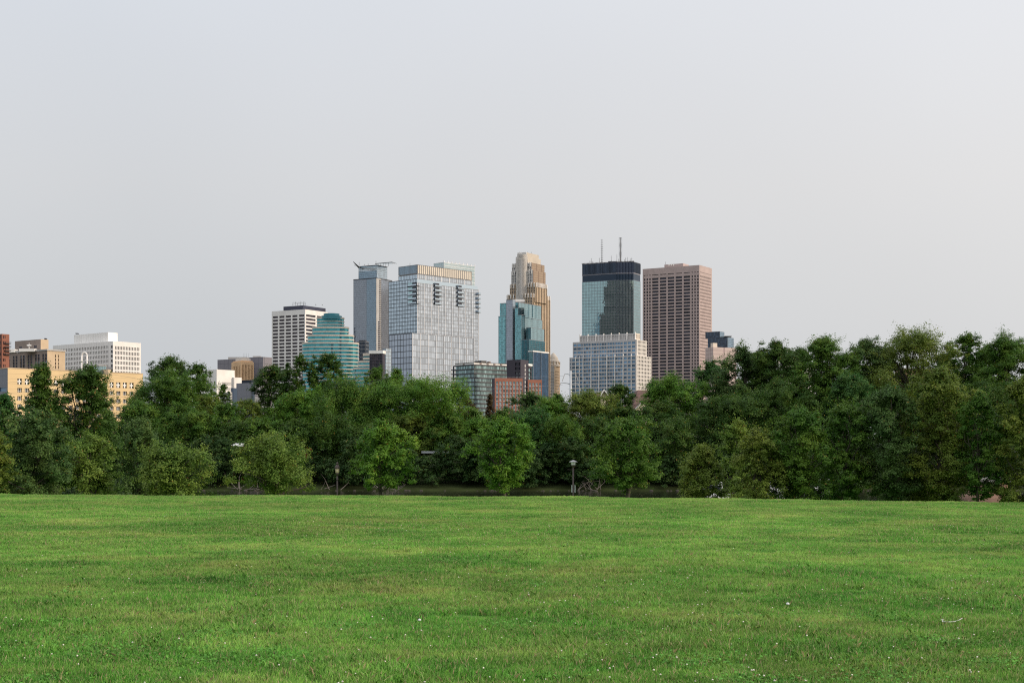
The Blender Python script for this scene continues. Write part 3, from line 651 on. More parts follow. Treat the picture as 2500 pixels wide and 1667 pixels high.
def b_silver():
    Y = 1200; th = 43
    T = Tower('silver_tower', 'broad silver glass tower with white fins and recessed balcony stacks', 'building', 1050, Y)
    B = Box(T, 949, 1018, 1168, 680, Y, th)
    # main shaft: corner between pale left face and silver right face
    B.solid('core', 'pale_blue_glass', g=-.5, z1=B.zt - .3)
    B.curtain('L', 18, 9.3, 680, None, 'pale_blue_glass', 'mullion_dark', .22, .45, gname='left_glass')
    B.curtain('R', 36, 9.3, 690, None, 'silver_glass', 'mullion_grey', .14, .42, major=4, majw=.4, majmat='fin_grey')
    U = Box(T, 973, 1019, 1152, 646, Y + 4, th, yb=682); U.solid('core', 'bronze_tan', g=-.4, z1=U.zt - .2)
    U.curtain('L', 22, 40, 646, 667, 'blue_glass', 'mullion_grey', .35, .5, gname='crown_left'); U.curtain('L', 12, 12, 669, 681, 'pale_blue_glass', 'mullion_grey', .2, .4, gname='left_glass')
    U.curtain('R', 28, 40, 646, 668, 'louvre_beige', 'roof_grey', .55, .3, gname='crown_right', mname='crown_fins')
    U.curtain('R', 28, 12, 669, 690, 'silver_glass', 'mullion_grey', .16, .4, major=4, majw=.6, majmat='mullion_white')
    G = Box(T, 1059, 1084, 1159, 639.5, Y + 82, th, yb=700); G.curtain('L', 12, 9, 640, 690, 'sea_glass', 'mullion_white', .3, .3, gname='screen_wall'); G.curtain('R', 30, 9, 640, 690, 'sea_glass', 'mullion_white', .35, .3, gname='screen_wall')
    G.solid('core', 'sea_glass', g=-.5, z1=G.zt - 2)
    for k in range(9):
        c = G.C + G.Rr * (G.aR * k / 8); T.part('screen_fins', 'mullion_white').box((c.x, c.y, G.zt + .3), (.6, .6, 2.0), G.th)
    # balcony recess stacks on the right face
    ang = math.atan2(B.Rr.y, B.Rr.x)
    for a, b, y0 in ((1059.5, 1075.5, 691), (1115, 1130, 698)):
        u0, u1 = B.u('R', a), B.u('R', b)
        for k in range(5):
            ya = y0 + 10.9 * k - (.0 * k); zc = B.z(ya - 2 + (0 if a < 1100 else -9) ); h = 10.9 * Y / F; c = B.C + B.Rr * ((u0 + u1) / 2) + B.nR * .35
            zc = B.z(y0 - 14 * (a > 1100) - 6 * (a < 1100) + 10.9 * k + 5)
            m = MB(); m.box((c.x, c.y, zc), ((u1 - u0) * .5, .3, h * .74), ang); m.build('balcony_opening', 'dark_window', T.root)
            m = MB(); c4 = c - B.Rr * (u1 - u0) * .38; m.box((c4.x, c4.y, zc), ((u1 - u0) * .22, .3, h * .74), ang); m.build('balcony_door', 'indigo_glass', T.root)
            m = MB(); c2 = c + B.nR * .5; m.box((c2.x, c2.y, zc - h * .44), (u1 - u0 + .6, 1.3, .4), ang); m.build('balcony_slab', 'mullion_dark', T.root)
            m = MB(); c3 = c + B.nR * 1.0; m.box((c3.x, c3.y, zc - h * .22), ((u1 - u0) * .96, .1, h * .34), ang); m.build('balcony_rail', 'pale_blue_glass', T.root)
    for k in range(5):      # corner balconies wrap the near corner
        z = B.z(697 + 10.9 * k); h = 10.9 * Y / F; p0 = B.C
        q = [p0 + B.L * 11 + B.nL * .1, p0 + B.L * 11 + B.nL * 1.3, p0 + B.nL * 1.3 + B.nR * 1.3, p0 + B.Rr * 2 + B.nR * 1.3, p0 + B.Rr * 2 - B.nR * .2, p0 - B.nL * .3]
        m = MB(); m.prism([(v.x, v.y) for v in q], z - .42, z); m.build('balcony_slab', 'mullion_dark', T.root)
        c = p0 + B.L * 2.6 + B.nL * .45; m = MB(); m.box((c.x, c.y, z + h * .42), (3.2, .5, h * .62), math.atan2(B.L.y, B.L.x)); m.build('balcony_opening', 'dark_window', T.root)
        c = p0 + B.L * 7.6 + B.nL * .45; m = MB(); m.box((c.x, c.y, z + h * .42), (5.0, .5, h * .62), math.atan2(B.L.y, B.L.x)); m.build('balcony_glazing', 'sea_glass', T.root)
        c = p0 + B.L * 5.0 + B.nL * 1.25; m = MB(); m.box((c.x, c.y, z + h * .17), (10.5, .08, h * .3), math.atan2(B.L.y, B.L.x)); m.build('balcony_rail', 'pale_blue_glass', T.root)
        e1 = B.C + B.Rr * (B.aR - 1.6); m = MB(); m.box((e1.x + .7, e1.y, B.z(703 + 11.3 * k)), (4.2, 3.6, .32), ang); m.build('balcony_slab', 'mullion_grey', T.root)
        m = MB(); m.box((e1.x + 1.2, e1.y, B.z(703 + 11.3 * k) + 1.1), (2.6, 3.0, 1.6), ang); m.build('balcony_glazing', 'pale_blue_glass', T.root)
    # podium bay standing slightly proud
    D = Box(T, 950, 1006, 1157, 813, Y - 8, th); D.solid('core', 'lavender_glass', g=-.5, z1=D.zt - .3)
    D.curtain('R', 32, 14.3, 813, None, 'silver_glass', 'mullion_grey', .14, .5, major=4, majw=.5, majmat='fin_grey', gname='podium_glass')
    D.curtain('L', 8, 14.3, 813, None, 'lavender_glass', 'mullion_dark', .3, .55, gname='podium_left_glass'); D.roof()
    mast(T, 1001, 642, 647, Y + 10, .2); T.finish()
    T = Tower('corner_glass_wing', 'narrow pale blue glass wing between the brown windowed office and silver tower', 'building', 940, 1170)
    B = Box(T, 934, 942, 955, 850, 1170, 43); B.solid('core', 'blue_glass', g=-.3, z1=B.zt - .2); B.curtain('L', 3, 9, 850, None, 'pale_blue_glass', 'mullion_grey', .3, .4); B.curtain('R', 4, 9, 850, None, 'pale_blue_glass', 'mullion_grey', .3, .4); T.finish()
    T = Tower('brown_windowed_office', 'brown windowed office with a white roof band left of the silver tower', 'building', 918, 1150)
    B = Box(T, 902, 934, 940, 856, 1150, 12); B.shell('wall', 'dark_brick'); B.face('L', cols(903, 933, 6, .86), rows(864, 8, 5.6, 12), 'dark_brick', lambda u, z: random.choice(['dark_window', 'brown_window']), depth=.4); B.face('R', [], [], 'dark_brick', '')
    T.part('roof_band', 'white_paint').prism(B.foot(.5), B.z(863), B.zt + .2); T.finish()

def b_center():
    # stone stepped skyscraper
    Y = 1805
    T = Tower('stepped_skyscraper', 'tall cream and gold stone skyscraper with stepped crown behind the teal tower', 'building', 1290, Y)
    def q(x): return 1180 + x / 7.467
    def r(y): return 590 + y / 7.467
    specs = [(622, 795, 1010, 198, 300, 0), (590, 806, 1045, 270, 420, 3), (520, 878, 1115, 382, 560, 3), (508, 905, 1135, 515, 800, 3), (482, 955, 1165, 752, 1100, 3), (425, 900, 1222, 945, None, 3)]
    for i, (a, c, b, t, bt, _) in enumerate(specs):
        B = Box(T, q(a), q(c), q(b), r(t), Y + 14 - 3 * i, 31, yb=(r(bt) if bt else None)); B.shell('wall', 'reflection_rear_stone'); Bk = Box(T, q(a), q(c), q(b), r(t), Y + 32 - 3 * i, 31, yb=(r(bt) if bt else None)); Bk.zt -= .8; Bk.solid('reflection_block', 'reflection_rear_stone')  # second block hidden behind each tier, added to widen the mirrored reflection
        low = i >= 4
        n = max(4, int((c - a) / 30)); top, bot = r(t) + 2.2, (r(bt) if bt else 1000)
        ph = 7.0; nr = int((bot - top) / ph) + 1
        B.face('L', cols(q(a) + .4, q(c) - .4, n, .46), rows(top, ph, ph * .78, nr), 'ivory_stone' if i < 4 else 'gold_stone', 'indigo_glass', depth=.5, wname='left_wall')
        n = max(5, int((b - c) / 28))
        if i in (0, 1): B.face('R', [], [], 'bronze_tan', '', wname='right_wall')
        elif i in (2, 3): B.face('R', [], [], 'bronze_panel', '', wname='right_wall')
        else: B.face('R', cols(q(c) + .3, q(b) - .3, n, .42), [(top + 2, bot)], 'gold_stone', 'brown_window', depth=.7, wname='right_wall')
        T.part('parapet_fins', 'white_stone')
        for f, d, nn, W in (('L', B.L, B.nL, B.aL), ('R', B.Rr, B.nR, B.aR)):
            m_n = 9 if f == 'L' else 10
            if f == 'R' and i in (0, 1, 2, 3): continue
            for k in range(m_n):
                cc = B.C + d * (W * (k + .5) / m_n) + nn * .3; T.part('parapet_fins', 'white_stone').box((cc.x, cc.y, B.zt - 2.2), (1.1, 1.0, 5.6), math.atan2(d.y, d.x))
    # rounded front bay
    for (xa, xb, t, bt) in ((622, 790, 205, 300), (600, 800, 285, 1150)):
        Yb = Y - 4; xm = (WX(q(xa), Yb) + WX(q(xb), Yb)) / 2; ra = (WX(q(xb), Yb) - WX(q(xa), Yb)) / 2 * .93
        m = MB(); N = 15
        for k in range(N):
            t0 = math.pi + math.pi * k / (N - 1); wd = .85
            m.box((xm + ra * math.cos(t0), Yb + 14 + ra * .62 * math.sin(t0), (WZ(r(t), Yb) + WZ(r(bt), Yb)) / 2), (wd, 1.4, WZ(r(t), Yb) - WZ(r(bt), Yb)), t0 + math.pi / 2)
        m.build('bay_fins', 'ivory_stone', T.root)
        g = MB(); ring = [(xm + (ra - .4) * math.cos(math.pi * 2 * k / 32), Yb + 14 + (ra - .4) * .62 * math.sin(math.pi * 2 * k / 32)) for k in range(32)]
        g.prism(ring, WZ(r(bt), Yb), WZ(r(t), Yb) - .8); g.build('bay_glass', 'indigo_glass', T.root)
    for x in (1268.5, 1288, 1297): mast(T, x, 615, 618.5, Y + 20, .25)
    T.finish()
    # teal faceted tower
    Y = 1450
    T = Tower('teal_faceted_tower', 'teal glass tower of stepped facets in front of the stone skyscraper', 'building', 1270, Y)
    def glz(xl, xc, xr, yt, dy, gL, gR, yb=None, nL=6, nR=8, mul='mullion_grey', nm=''):
        B = Box(T, xl, xc, xr, yt, Y + dy, 31, yb=yb); B.solid('core', gR, g=-.4, z1=B.zt - .2)
        B.curtain('L', nL, 4.4, yt, yb, gL, mul, .14, .16, gname='facet_glass'); B.curtain('R', nR, 4.4, yt, yb, gR, mul, .14, .16, gname='facet_glass')
        T.part('coping', 'mullion_grey').prism(B.foot(.2), B.zt - .1, B.zt + .35); return B
    glz(1220.5, 1266, 1321, 738.5, 10, 'teal_glass', 'sea_glass', nL=14, nR=16)
    glz(1217, 1234.5, 1240, 772, 2, 'teal_glass', 'teal_glass', nL=5, nR=3)
    glz(1224, 1235.5, 1239, 741, 4, 'teal_glass', 'aqua_dark', nL=4, nR=2)
    glz(1236, 1251.5, 1258, 732, -2, 'lavender_glass', 'pale_blue_glass', nL=6, nR=3)
    glz(1257, 1264.5, 1271, 752, -4, 'teal_glass', 'aqua_dark', nL=3, nR=4)
    glz(1264.5, 1273.5, 1281, 769, -8, 'teal_glass', 'dark_teal_glass', nL=4, nR=4)
    glz(1269, 1282, 1324, 776, 2, 'teal_glass', 'sea_glass', nL=5, nR=14)
    B = glz(1285, 1296, 1328.5, 800, -6, 'aqua_dark', 'sea_glass', nL=4, nR=10)
    B = glz(1273.5, 1291.5, 1330, 829, -14, 'dark_teal_glass', 'dark_teal_glass', nL=5, nR=10)
    for x in (1291, 1300, 1309): 
        m = MB(); m.box((WX(x, Y), Y + 2 + (x - 1291) * .9, WZ(758, Y)), (.5, 16, 12), 0); m.build('notch', 'dark_teal_glass', T.root)
    T.part('roof_screen', 'white_stone').prism([(WX(1250, Y + 20), Y + 20), (WX(1281, Y + 20), Y + 20), (WX(1281, Y + 26), Y + 26), (WX(1250, Y + 26), Y + 26)], WZ(737, Y + 20), WZ(730.5, Y + 20)); T.finish()
    Y = 1300
    T = Tower('navy_glass_block', 'dark navy glass block with pale coping in front of the teal tower', 'building', 1315, Y)
    B = Box(T, 1291, 1301, 1339, 857, Y, 31); B.solid('core', 'navy_glass', g=-.4, z1=B.zt - .2)
    B.curtain('L', 4, 4.5, 857, None, 'teal_glass', 'mullion_grey', .15, .2, gname='corner_glass'); B.curtain('R', 12, 4.7, 857, None, 'deep_navy_glass', 'mullion_dark', .10, .22, major=6, majw=.4, majmat='mullion_grey')
    T.part('coping', 'white_stone').prism(B.foot(.5), B.zt - .6, B.zt + .6); T.finish()
    # old stone tower at the right
    Y = 1900
    T = Tower('old_stone_tower', 'narrow old beige tower with a rounded domed top right of the gold skyscraper', 'building', 1352, Y)
    B = Box(T, 1334, 1353, 1367, 893, Y, 31); B.shell('wall', 'gold_stone')
    B.face('L', cols(1336, 1352, 5, .4), rows(908, 7.5, 4, 12), 'ivory_stone', 'grey_window', wname='left_wall'); B.face('R', cols(1354.5, 1366, 5, .42), rows(905, 7, 4.2, 13), 'gold_stone', 'brown_window')
    xm = WX(1351, Y + 8); m = MB(); m.lathe((xm, Y + 12, WZ(894, Y)), [(9.3, 0), (9.3, 2.5), (8.4, 4), (8.2, 7.5), (6.8, 9.5), (5.5, 13), (3.4, 16), (1.5, 18), (.2, 19)], 20); m.build('dome', 'cream', T.root)
    m = MB()
    for k in range(12):
        t = 2 * math.pi * k / 12; m.box((xm + 8.9 * math.cos(t), Y + 12 + 8.9 * math.sin(t), WZ(894, Y) + 4.6), (.9, .9, 3.4), t)
    m.build('dome_piers', 'gold_stone', T.root); T.finish()

def b_apartments():
    Y = 720
    T = Tower('glass_apartments', 'low glass apartment block with black floor bands and white cornice panels', 'building', 1158, Y)
    B = Box(T, 1113.5, 1157.5, 1255, 885, Y, 50); B.solid('core', 'green_glass', g=-.6, z1=B.zt - .3)
    B.curtain('L', 14, 10.5, 891, None, 'green_glass', 'mullion_dark', .12, .1); B.curtain('R', 34, 10.5, 891, None, 'green_glass', 'mullion_dark', .12, .1)
    ang1, ang2 = math.atan2(B.L.y, B.L.x), math.atan2(B.Rr.y, B.Rr.x)
    for k in range(13):
        z = B.z(890 + 10.5 * k); g = .7 if k < 4 or k > 8 else .5; m = MB(); m.prism(B.foot(g), z - .35, z + .22); m.build('floor_band', 'dark_trim', T.root)
    m = MB(); m.prism(B.foot(.3), B.z(890) + .25, B.zt); m.build('cornice', 'white_paint', T.root)
    n = MB()
    for x in (1172.5, 1189.5, 1206, 1222.5, 1239):
        c = B.C + B.Rr * B.u('R', x) + B.nR * .35; n.box((c.x, c.y, (B.z(890) + B.zt) / 2), (1.0, .5, 1.0), ang2)
    c = B.C + B.L * B.u('L', 1133.5) + B.nL * .35; n.box((c.x, c.y, (B.z(890) + B.zt) / 2), (.9, .5, 1.0), ang1)
    n.build('cornice_joints', 'brown_brick', T.root)
    m = MB(); m.prism(B.foot(.55), B.zt, B.zt + .22); m.build('roof_edge', 'dark_trim', T.root)
    for k in range(3):   # open corner frame
        c = B.C + B.L * (B.aL + 1.2); m = MB(); m.box((c.x, c.y, B.z(900 + 10.5 * k)), (2.6, 2.6, .5), B.th); m.build('corner_balcony', 'mullion_dark', T.root)
    c = B.C + B.L * (B.aL + 2.2); m = MB(); m.box((c.x, c.y, (B.z(890) + B.z(926)) / 2), (.5, .5, B.z(890) - B.z(926)), B.th); m.build('corner_post', 'dark_trim', T.root)
    S = Box(T, 1158, 1175, 1188, 880, Y + 12, 50, yb=886); S.solid('rooftop_unit', 'black_metal'); S = Box(T, 1189, 1195, 1198, 882, Y + 12, 50, yb=887); S.solid('rooftop_unit', 'brown_brick'); T.finish()
    T = Tower('dark_brick_tower', 'near black brick stair tower between the glass apartments and the smaller brick block', 'building', 1270, 700)
    B = Box(T, 1237.5, 1271, 1290, 877.5, 706, 31); B.shell('wall', 'dark_brick'); B.face('L', [(1257.5, 1264), (1266, 1270)], [(885, 893), (896, 903), (907, 914), (917, 924), (927, 934), (938, 945)], 'dark_brick', lambda u, z: 'dark_window' if z > WZ(905, 706) else 'grey_window')
    B.face('R', [(1281.5, 1283)], rows(888, 10, 7, 9), 'dark_brick', 'white_paint', depth=.05)
    S = Box(T, 1286, 1290, 1298, 893, 712, 31); S.shell('wing', 'dark_brick'); S.face('R', [(1291, 1297)], rows(899, 10.5, 8, 5), 'dark_brick', 'green_glass', wname='wing'); S.face('L', [], [], 'dark_brick', '', wname='wing')
    m = MB(); m.prism(S.foot(.3), S.zt, S.z(888)); m.build('wing_cornice', 'white_paint', T.root); T.finish()
    for (xl, xc, xr, yt, n, Yb, lab, hole) in ((1201, 1208, 1276, 922.5, 8, 680, 'red brick building with eight bays of white trimmed windows', None), (1283, 1288.5, 1323, 926.5, 4, 684, 'small red brick block four bays wide right of the dark stair tower', None)):
        T = Tower('brick_building', lab, 'building', xc, Yb, 'brick apartment buildings')
        B = Box(T, xl, xc, xr, yt, Yb, 76); B.shell('wall', 'brick_orange')
        rw = rows(yt + 8, 10.2, 6.4, 9); cc = cols(xc + 1.5, xr - .5, n, .62); B.face('R', cc, rw, 'brick_orange', 'green_glass', depth=.35)
        B.face('L', [], [], 'dark_brick', '', wname='side_wall')
        ang = math.atan2(B.Rr.y, B.Rr.x); tr = []
        for (a, b) in cc:
            u0, u1 = B.u('R', a), B.u('R', b); c = B.C + B.Rr * ((u0 + u1) / 2) + B.nR * .04
            for (y0, y1) in rw:
                m = MB(); m.box((c.x, c.y, B.z(y1 + 1.6)), (u1 - u0, .14, .42), ang); m.box((c.x - B.nR.x * .2, c.y - B.nR.y * .2, (B.z(y0) + B.z(y1)) / 2), (.12, .12, B.z(y0) - B.z(y1)), ang); tr.append((m, Vector((c.x, c.y, (B.z(y0) + B.z(y1)) / 2))))
        T.finish()
        for m, p_ in tr: T.attach('sill', 'concrete', m, p_)


def b_right():
    # black topped mirrored skyscraper
    Y = 1950
    T = Tower('mirrored_skyscraper', 'blue mirrored glass skyscraper with a dark louvred top and two masts', 'building', 1495, Y)
    th = R(28); c_, s_ = math.cos(th), math.sin(th); Ld = Vector((-c_, s_, 0)); Rd = Vector((s_, c_, 0)); nL = Vector((-s_, -c_, 0)); nR = Vector((c_, -s_, 0))
    def q(x): return 1370 + x / 6.27
    def r(y): return 570 + y / 6.27
    B0 = Box(T, q(322), q(842), q(1210), r(446), Y, 28)
    # footprint: flat face, then serrated steps back to the right-hand face
    pts = [B0.C + B0.L * B0.aL]; pts.append(B0.C.copy()); p = B0.C.copy(); steps = 6
    target = q(1108)
    lo, hi = 1.0, 12.0
    for _ in range(40):
        mid = (lo + hi) / 2; e_ = B0.C - Ld * (mid * steps) + Rd * (mid * .42 * steps); px = 1250 + F * e_.x / e_.y
        if px < target: lo = mid
        else: hi = mid
    st = lo
    flats = []
    for k in range(steps):
        a = p + Rd * (st * .42); b = a - Ld * st; flats.append((a, b)); pts += [a, b]; p = b
    lo, hi = 1.0, 80.0
    for _ in range(40):
        mid = (lo + hi) / 2; e_ = p + Rd * mid; px = 1250 + F * e_.x / e_.y
        if px < q(1212): lo = mid
        else: hi = mid
    aR = lo; pr = p + Rd * aR; pts.append(pr); pts.append(pr + Ld * (B0.aL + st * steps * .9) + Rd * 8)
    ring = [(v.x, v.y) for v in pts]
    def grow(g): 
        cx = sum(v[0] for v in ring) / len(ring); cy = sum(v[1] for v in ring) / len(ring); return [(cx + (v[0] - cx) * (1 + g), cy + (v[1] - cy) * (1 + g)) for v in ring]
    ztop = WZ(r(446), Y)
    m = MB(); m.prism(grow(-.012), ZB, WZ(r(715), Y)); m.build('core', 'navy_glass', T.root)
    m = MB(); m.prism(grow(-.004), WZ(r(716), Y), WZ(r(620), Y)); m.build('dark_band', 'navy_glass', T.root)
    m = MB(); m.prism(grow(.004), WZ(r(618), Y), WZ(r(600), Y)); m.build('ledge', 'slate_panel', T.root)
    m = MB(); m.prism(grow(-.002), WZ(r(600), Y), ztop); m.build('louvred_top', 'louvre_navy', T.root)
    m = MB(); m.prism(grow(.006), ztop, ztop + 1.0); m.build('roof_edge', 'dark_trim', T.root)
    # glass panes over each flat
    g = MB(); mu = MB(); zb, zt = ZB, WZ(r(716), Y); fl = int((zt - zb) / 4.3)
    rng = random.Random(5)
    def skin(a, b, nn, nc):
        d = (b - a); W = d.length; d.normalize(); ang = math.atan2(d.y, d.x)
        for i in range(nc):
            for j in range(fl):
                p0 = a + d * (W * i / nc) + nn * .1; p1 = a + d * (W * (i + 1) / nc) + nn * .1; z0, z1 = zb + (zt - zb) * j / fl, zb + (zt - zb) * (j + 1) / fl
                t1, t2 = rng.uniform(-.009, .009), rng.uniform(-.009, .009)
                g.quad((p0.x + nn.x * t1, p0.y + nn.y * t1, z0), (p1.x - nn.x * t1, p1.y - nn.y * t1, z0), (p1.x + nn.x * t2, p1.y + nn.y * t2, z1), (p0.x + nn.x * t2, p0.y + nn.y * t2, z1))
        for j in range(fl + 1): c = (a + b) / 2 + nn * .18; mu.box((c.x, c.y, zb + (zt - zb) * j / fl), (W, .16, .42), ang)
        for i in range(nc + 1): c = a + d * (W * i / nc) + nn * .15; mu.box((c.x, c.y, (zb + zt) / 2), (.3, .14, zt - zb), ang)
    skin(pts[0], pts[1], nL, 22)
    for a, b in flats: skin(a, b, nL, 2)
    skin(p, pr, nR, 7)
    g.build('glass_wall', 'sea_glass', T.root); mu.build('mullions', 'mullion_grey', T.root)
    lv = MB(); d = (pts[1] - pts[0]); W = d.length; d.normalize()
    for i in range(44):
        c = pts[0] + d * (W * (i + .5) / 44) + nL * .4; lv.box((c.x, c.y, (ztop + WZ(r(600), Y)) / 2), (.5, .7, ztop - WZ(r(600), Y)), math.atan2(d.y, d.x))
    W = aR
    for i in range(14):
        c = p + Rd * (W * (i + .5) / 14) + nR * .4; lv.box((c.x, c.y, (ztop + WZ(r(600), Y)) / 2), (.5, .7, ztop - WZ(r(600), Y)), math.atan2(Rd.y, Rd.x))
    lv.build('louvres', 'indigo_glass', T.root)
    tt = MB()
    for i in range(40): c = pts[0] + (p - pts[0]) * (i / 39) + nL * .1; tt.box((c.x, c.y, ztop + 1.5), (.9, .9, 1.3), th)
    tt.build('roof_hoists', 'dark_trim', T.root)
    mast(T, q(624), r(88), r(452), Y + 25, .55, 'mast', bars=11); mast(T, q(907), r(62), r(442), Y + 25, .7, 'mast', bars=22)
    for x, t in ((462, 378), (585, 372), (768, 340), (853, 320), (880, 385), (970, 395), (988, 368), (1018, 362), (1058, 380), (1080, 370), (440, 420), (485, 425)): mast(T, q(x), r(t), r(448), Y + 18, .28, bars=2)
    m = MB(); xa, xb = WX(q(722), Y + 25), WX(q(850), Y + 25); m.box(((xa + xb) / 2, Y + 30, (WZ(r(400), Y) + WZ(r(450), Y)) / 2), (xb - xa, 10, WZ(r(400), Y) - WZ(r(450), Y) + 2), 0)
    for k in range(4): m.box((xa + (xb - xa) * (k + .5) / 4, Y + 30, WZ(r(396), Y)), ((xb - xa) / 6, 8, 1.8), 0)
    m.build('lift_house', 'louvre_navy', T.root); T.finish()
    # white stepped office in front
    Y = 1400
    T = Tower('white_stepped_office', 'white stepped office with ribbon windows below the mirrored skyscraper', 'building', 1480, Y)
    def q(x): return 1370 + x / 6.533
    def r(y): return 780 + y / 6.533
    grp = [(197, 247), (258, 315), (320, 345), (357, 392), (397, 432), (437, 470), (485, 520), (525, 560), (565, 598), (609, 645), (650, 685), (690, 724), (737, 772), (778, 812), (818, 852), (864, 900), (905, 938), (944, 980), (1000, 1045), (1062, 1110), (1128, 1178)]
    K = Box(T, q(132), q(1200), q(1438), r(567), Y, 31); K.shell('wall', 'ivory_stone')
    lo = [(145, 160), (175, 228), (236, 290), (298, 348)] + grp[3:]
    K.face('L', [(q(a), q(b)) for a, b in lo], [(r(y), r(y + 37)) for y in (592, 654, 715, 776, 838, 899, 961, 1022, 1084, 1145)], 'pale_grey_stone', 'blue_window', depth=.45, wname='front_wall')
    K.face('R', cols(q(1215), q(1430), 9, .5), [(r(575 + 61 * k), r(575 + 61 * k + 40)) for k in range(11)], 'ivory_stone', 'brown_window', depth=.8, wname='side_wall')
    M_ = Box(T, q(185), q(1205), q(1368), r(318), Y + 8, 31, yb=r(600)); M_.shell('wall', 'ivory_stone')
    M_.face('L', [(q(a), q(b)) for a, b in grp], [(r(y), r(y + 37)) for y in (350, 411, 472, 533)], 'pale_grey_stone', 'blue_window', depth=.45, wname='front_wall')
    M_.face('R', cols(q(1220), q(1362), 7, .5), [(r(330 + 61 * k), r(330 + 61 * k + 42)) for k in range(5)], 'ivory_stone', 'brown_window', depth=.8, wname='side_wall')
    U = Box(T, q(300), q(1190), q(1260), r(217), Y + 16, 31, yb=r(350)); U.shell('wall', 'ivory_stone')
    U.face('L', cols(q(302), q(1185), 21, .72), [(r(240), r(312))], 'pale_grey_stone', 'concrete', depth=.5, wname='front_wall'); U.face('R', cols(q(1195), q(1256), 3, .5), [(r(235), r(300))], 'cream', 'concrete', depth=.5, wname='side_wall')
    fn = T.part('fins', 'white_stone')
    for bx, xs in ((K, [232, 294, 352, 477, 604, 731, 858, 990, 1120]), (U, [300, 430, 556, 680, 800, 926, 1050, 1185])):
        for x in xs: c = bx.C + bx.L * bx.u('L', q(x)) + bx.nL * .3; fn.box((c.x, c.y, (bx.zt + bx.zb) / 2 + .5), (.7, 1.1, bx.zt - bx.zb + 1.2), math.atan2(bx.L.y, bx.L.x))
    T.finish()
    # pink granite tower
    Y = 1800
    T = Tower('pink_tower', 'tall pink granite tower with dark window bands right of the mirrored skyscraper', 'building', 1700, Y)
    B = Box(T, 1569, 1707.5, 1738, 647, Y, 31); B.shell('wall', 'pink_granite')
    def q(x): return 1551 + x / 4.127
    wide = [(170, 233), (248, 312), (327, 392), (406, 471), (487, 551)]; sm = [(86, 101), (113, 128), (140, 155), (567, 580), (595, 609), (623, 638)]
    for rw in (rows(671.3, 7.93, 5.1, 40),):
        B.face('L', [(q(a), q(b)) for a, b in wide + sm], [(662.8, 664.6)] + rw, 'pink_granite', 'dark_window', depth=.9)
    B.face('R', cols(1709.5, 1736.5, 11, .5), [(662.8, 664.6)] + rows(671.5, 7.93, 4.2, 40), 'pink_granite', 'brown_window', depth=.6, wname='side_wall')
    P = Box(T, 1622, 1668, 1682, 643, Y + 18, 31, yb=650); P.solid('penthouse', 'pink_granite')
    for x in (1635, 1640.5, 1646): m = MB(); m.tube((WX(x, Y), Y + 8, WZ(645.5, Y)), (WX(x, Y), Y + 7.5, WZ(645.5, Y)), .8, .8, 10); m.build('dish', 'white_paint', T.root)
    mast(T, 1625, 639, 645, Y + 15, .25); T.finish()
    T = Tower('blue_black_block', 'blue black glass block with a stepped roof right of the pink tower', 'building', 1775, 1700)
    B = Box(T, 1728, 1776, 1791, 823, 1700, 31); B.solid('core', 'indigo_glass', g=-.3, z1=B.zt - .2); B.curtain('L', 14, 4.5, 823, None, 'indigo_glass', 'mullion_dark', .3, .3); B.curtain('R', 5, 4.5, 823, None, 'blue_glass', 'mullion_dark', .2, .3)
    U = Box(T, 1722, 1757, 1768, 809, 1712, 31, yb=825); U.solid('core', 'indigo_glass', g=-.3, z1=U.zt - .2); U.curtain('L', 10, 4.5, 809, 824, 'indigo_glass', 'mullion_dark', .3, .3); U.curtain('R', 4, 4.5, 809, 824, 'blue_glass', 'mullion_dark', .2, .3)
    m = MB(); m.prism([(WX(1768, 1716), 1712), (WX(1785, 1716), 1712), (WX(1785, 1726), 1726), (WX(1768, 1726), 1726)], WZ(821, 1712), WZ(820, 1712)); m.tube((WX(1772, 1716), 1716, WZ(824, 1712)), (WX(1772, 1716), 1716, WZ(820, 1712)), .3, .3); m.build('roof_canopy', 'dark_trim', T.root); T.finish()
    T = Tower('pink_gridded_block', 'low pale pink gridded block beside the pink tower, half behind trees', 'building', 1770, 1600)
    B = Box(T, 1722, 1741, 1798, 847, 1600, 60); B.solid('wall', 'pink_panel'); U = Box(T, 1735, 1741, 1751, 837, 1606, 60, yb=848); U.solid('penthouse', 'cream'); T.finish()
    # pieces behind the right-hand trees
    T = Tower('low_office', 'blue grey office showing through the crowns of the right hand trees', 'building', 1930, 700)
    B = Box(T, 1850, 1900, 1975, 852, 700, 31); B.shell('wall', 'concrete'); B.face('L', cols(1853, 1897, 5, .7), rows(858, 12, 7, 10), 'concrete', 'blue_window'); B.face('R', cols(1903, 1972, 8, .7), rows(858, 12, 7, 10), 'concrete', 'blue_window'); T.finish()
    T = Tower('cream_building', 'cream walled building with a green stair tower glimpsed behind trees', 'building', 1945, 500)
    B = Box(T, 1890, 1915, 1990, 888, 500, 60); B.shell('wall', 'white_paint'); B.face('R', cols(1918, 1940, 3, .6), rows(893, 16, 9, 5), 'white_paint', 'dark_window'); B.face('L', [], [], 'white_paint', '')
    B = Box(T, 1948, 1953, 1961, 883, 496, 60); B.solid('stair_tower', 'aqua_dark'); T.finish()
    T = Tower('maroon_building', 'maroon walled building behind the airy tall tree', 'building', 2260, 450)
    B = Box(T, 2185, 2200, 2316, 903, 450, 72); B.shell('wall', 'stone_pier'); B.face('R', cols(2205, 2310, 8, .5), [(925, 936), (950, 961)], 'stone_pier', 'grey_window'); B.face('L', [], [], 'stone_pier', ''); T.part('parapet', 'roof_brown').prism(B.foot(.3), B.zt, B.zt + .5); T.finish()

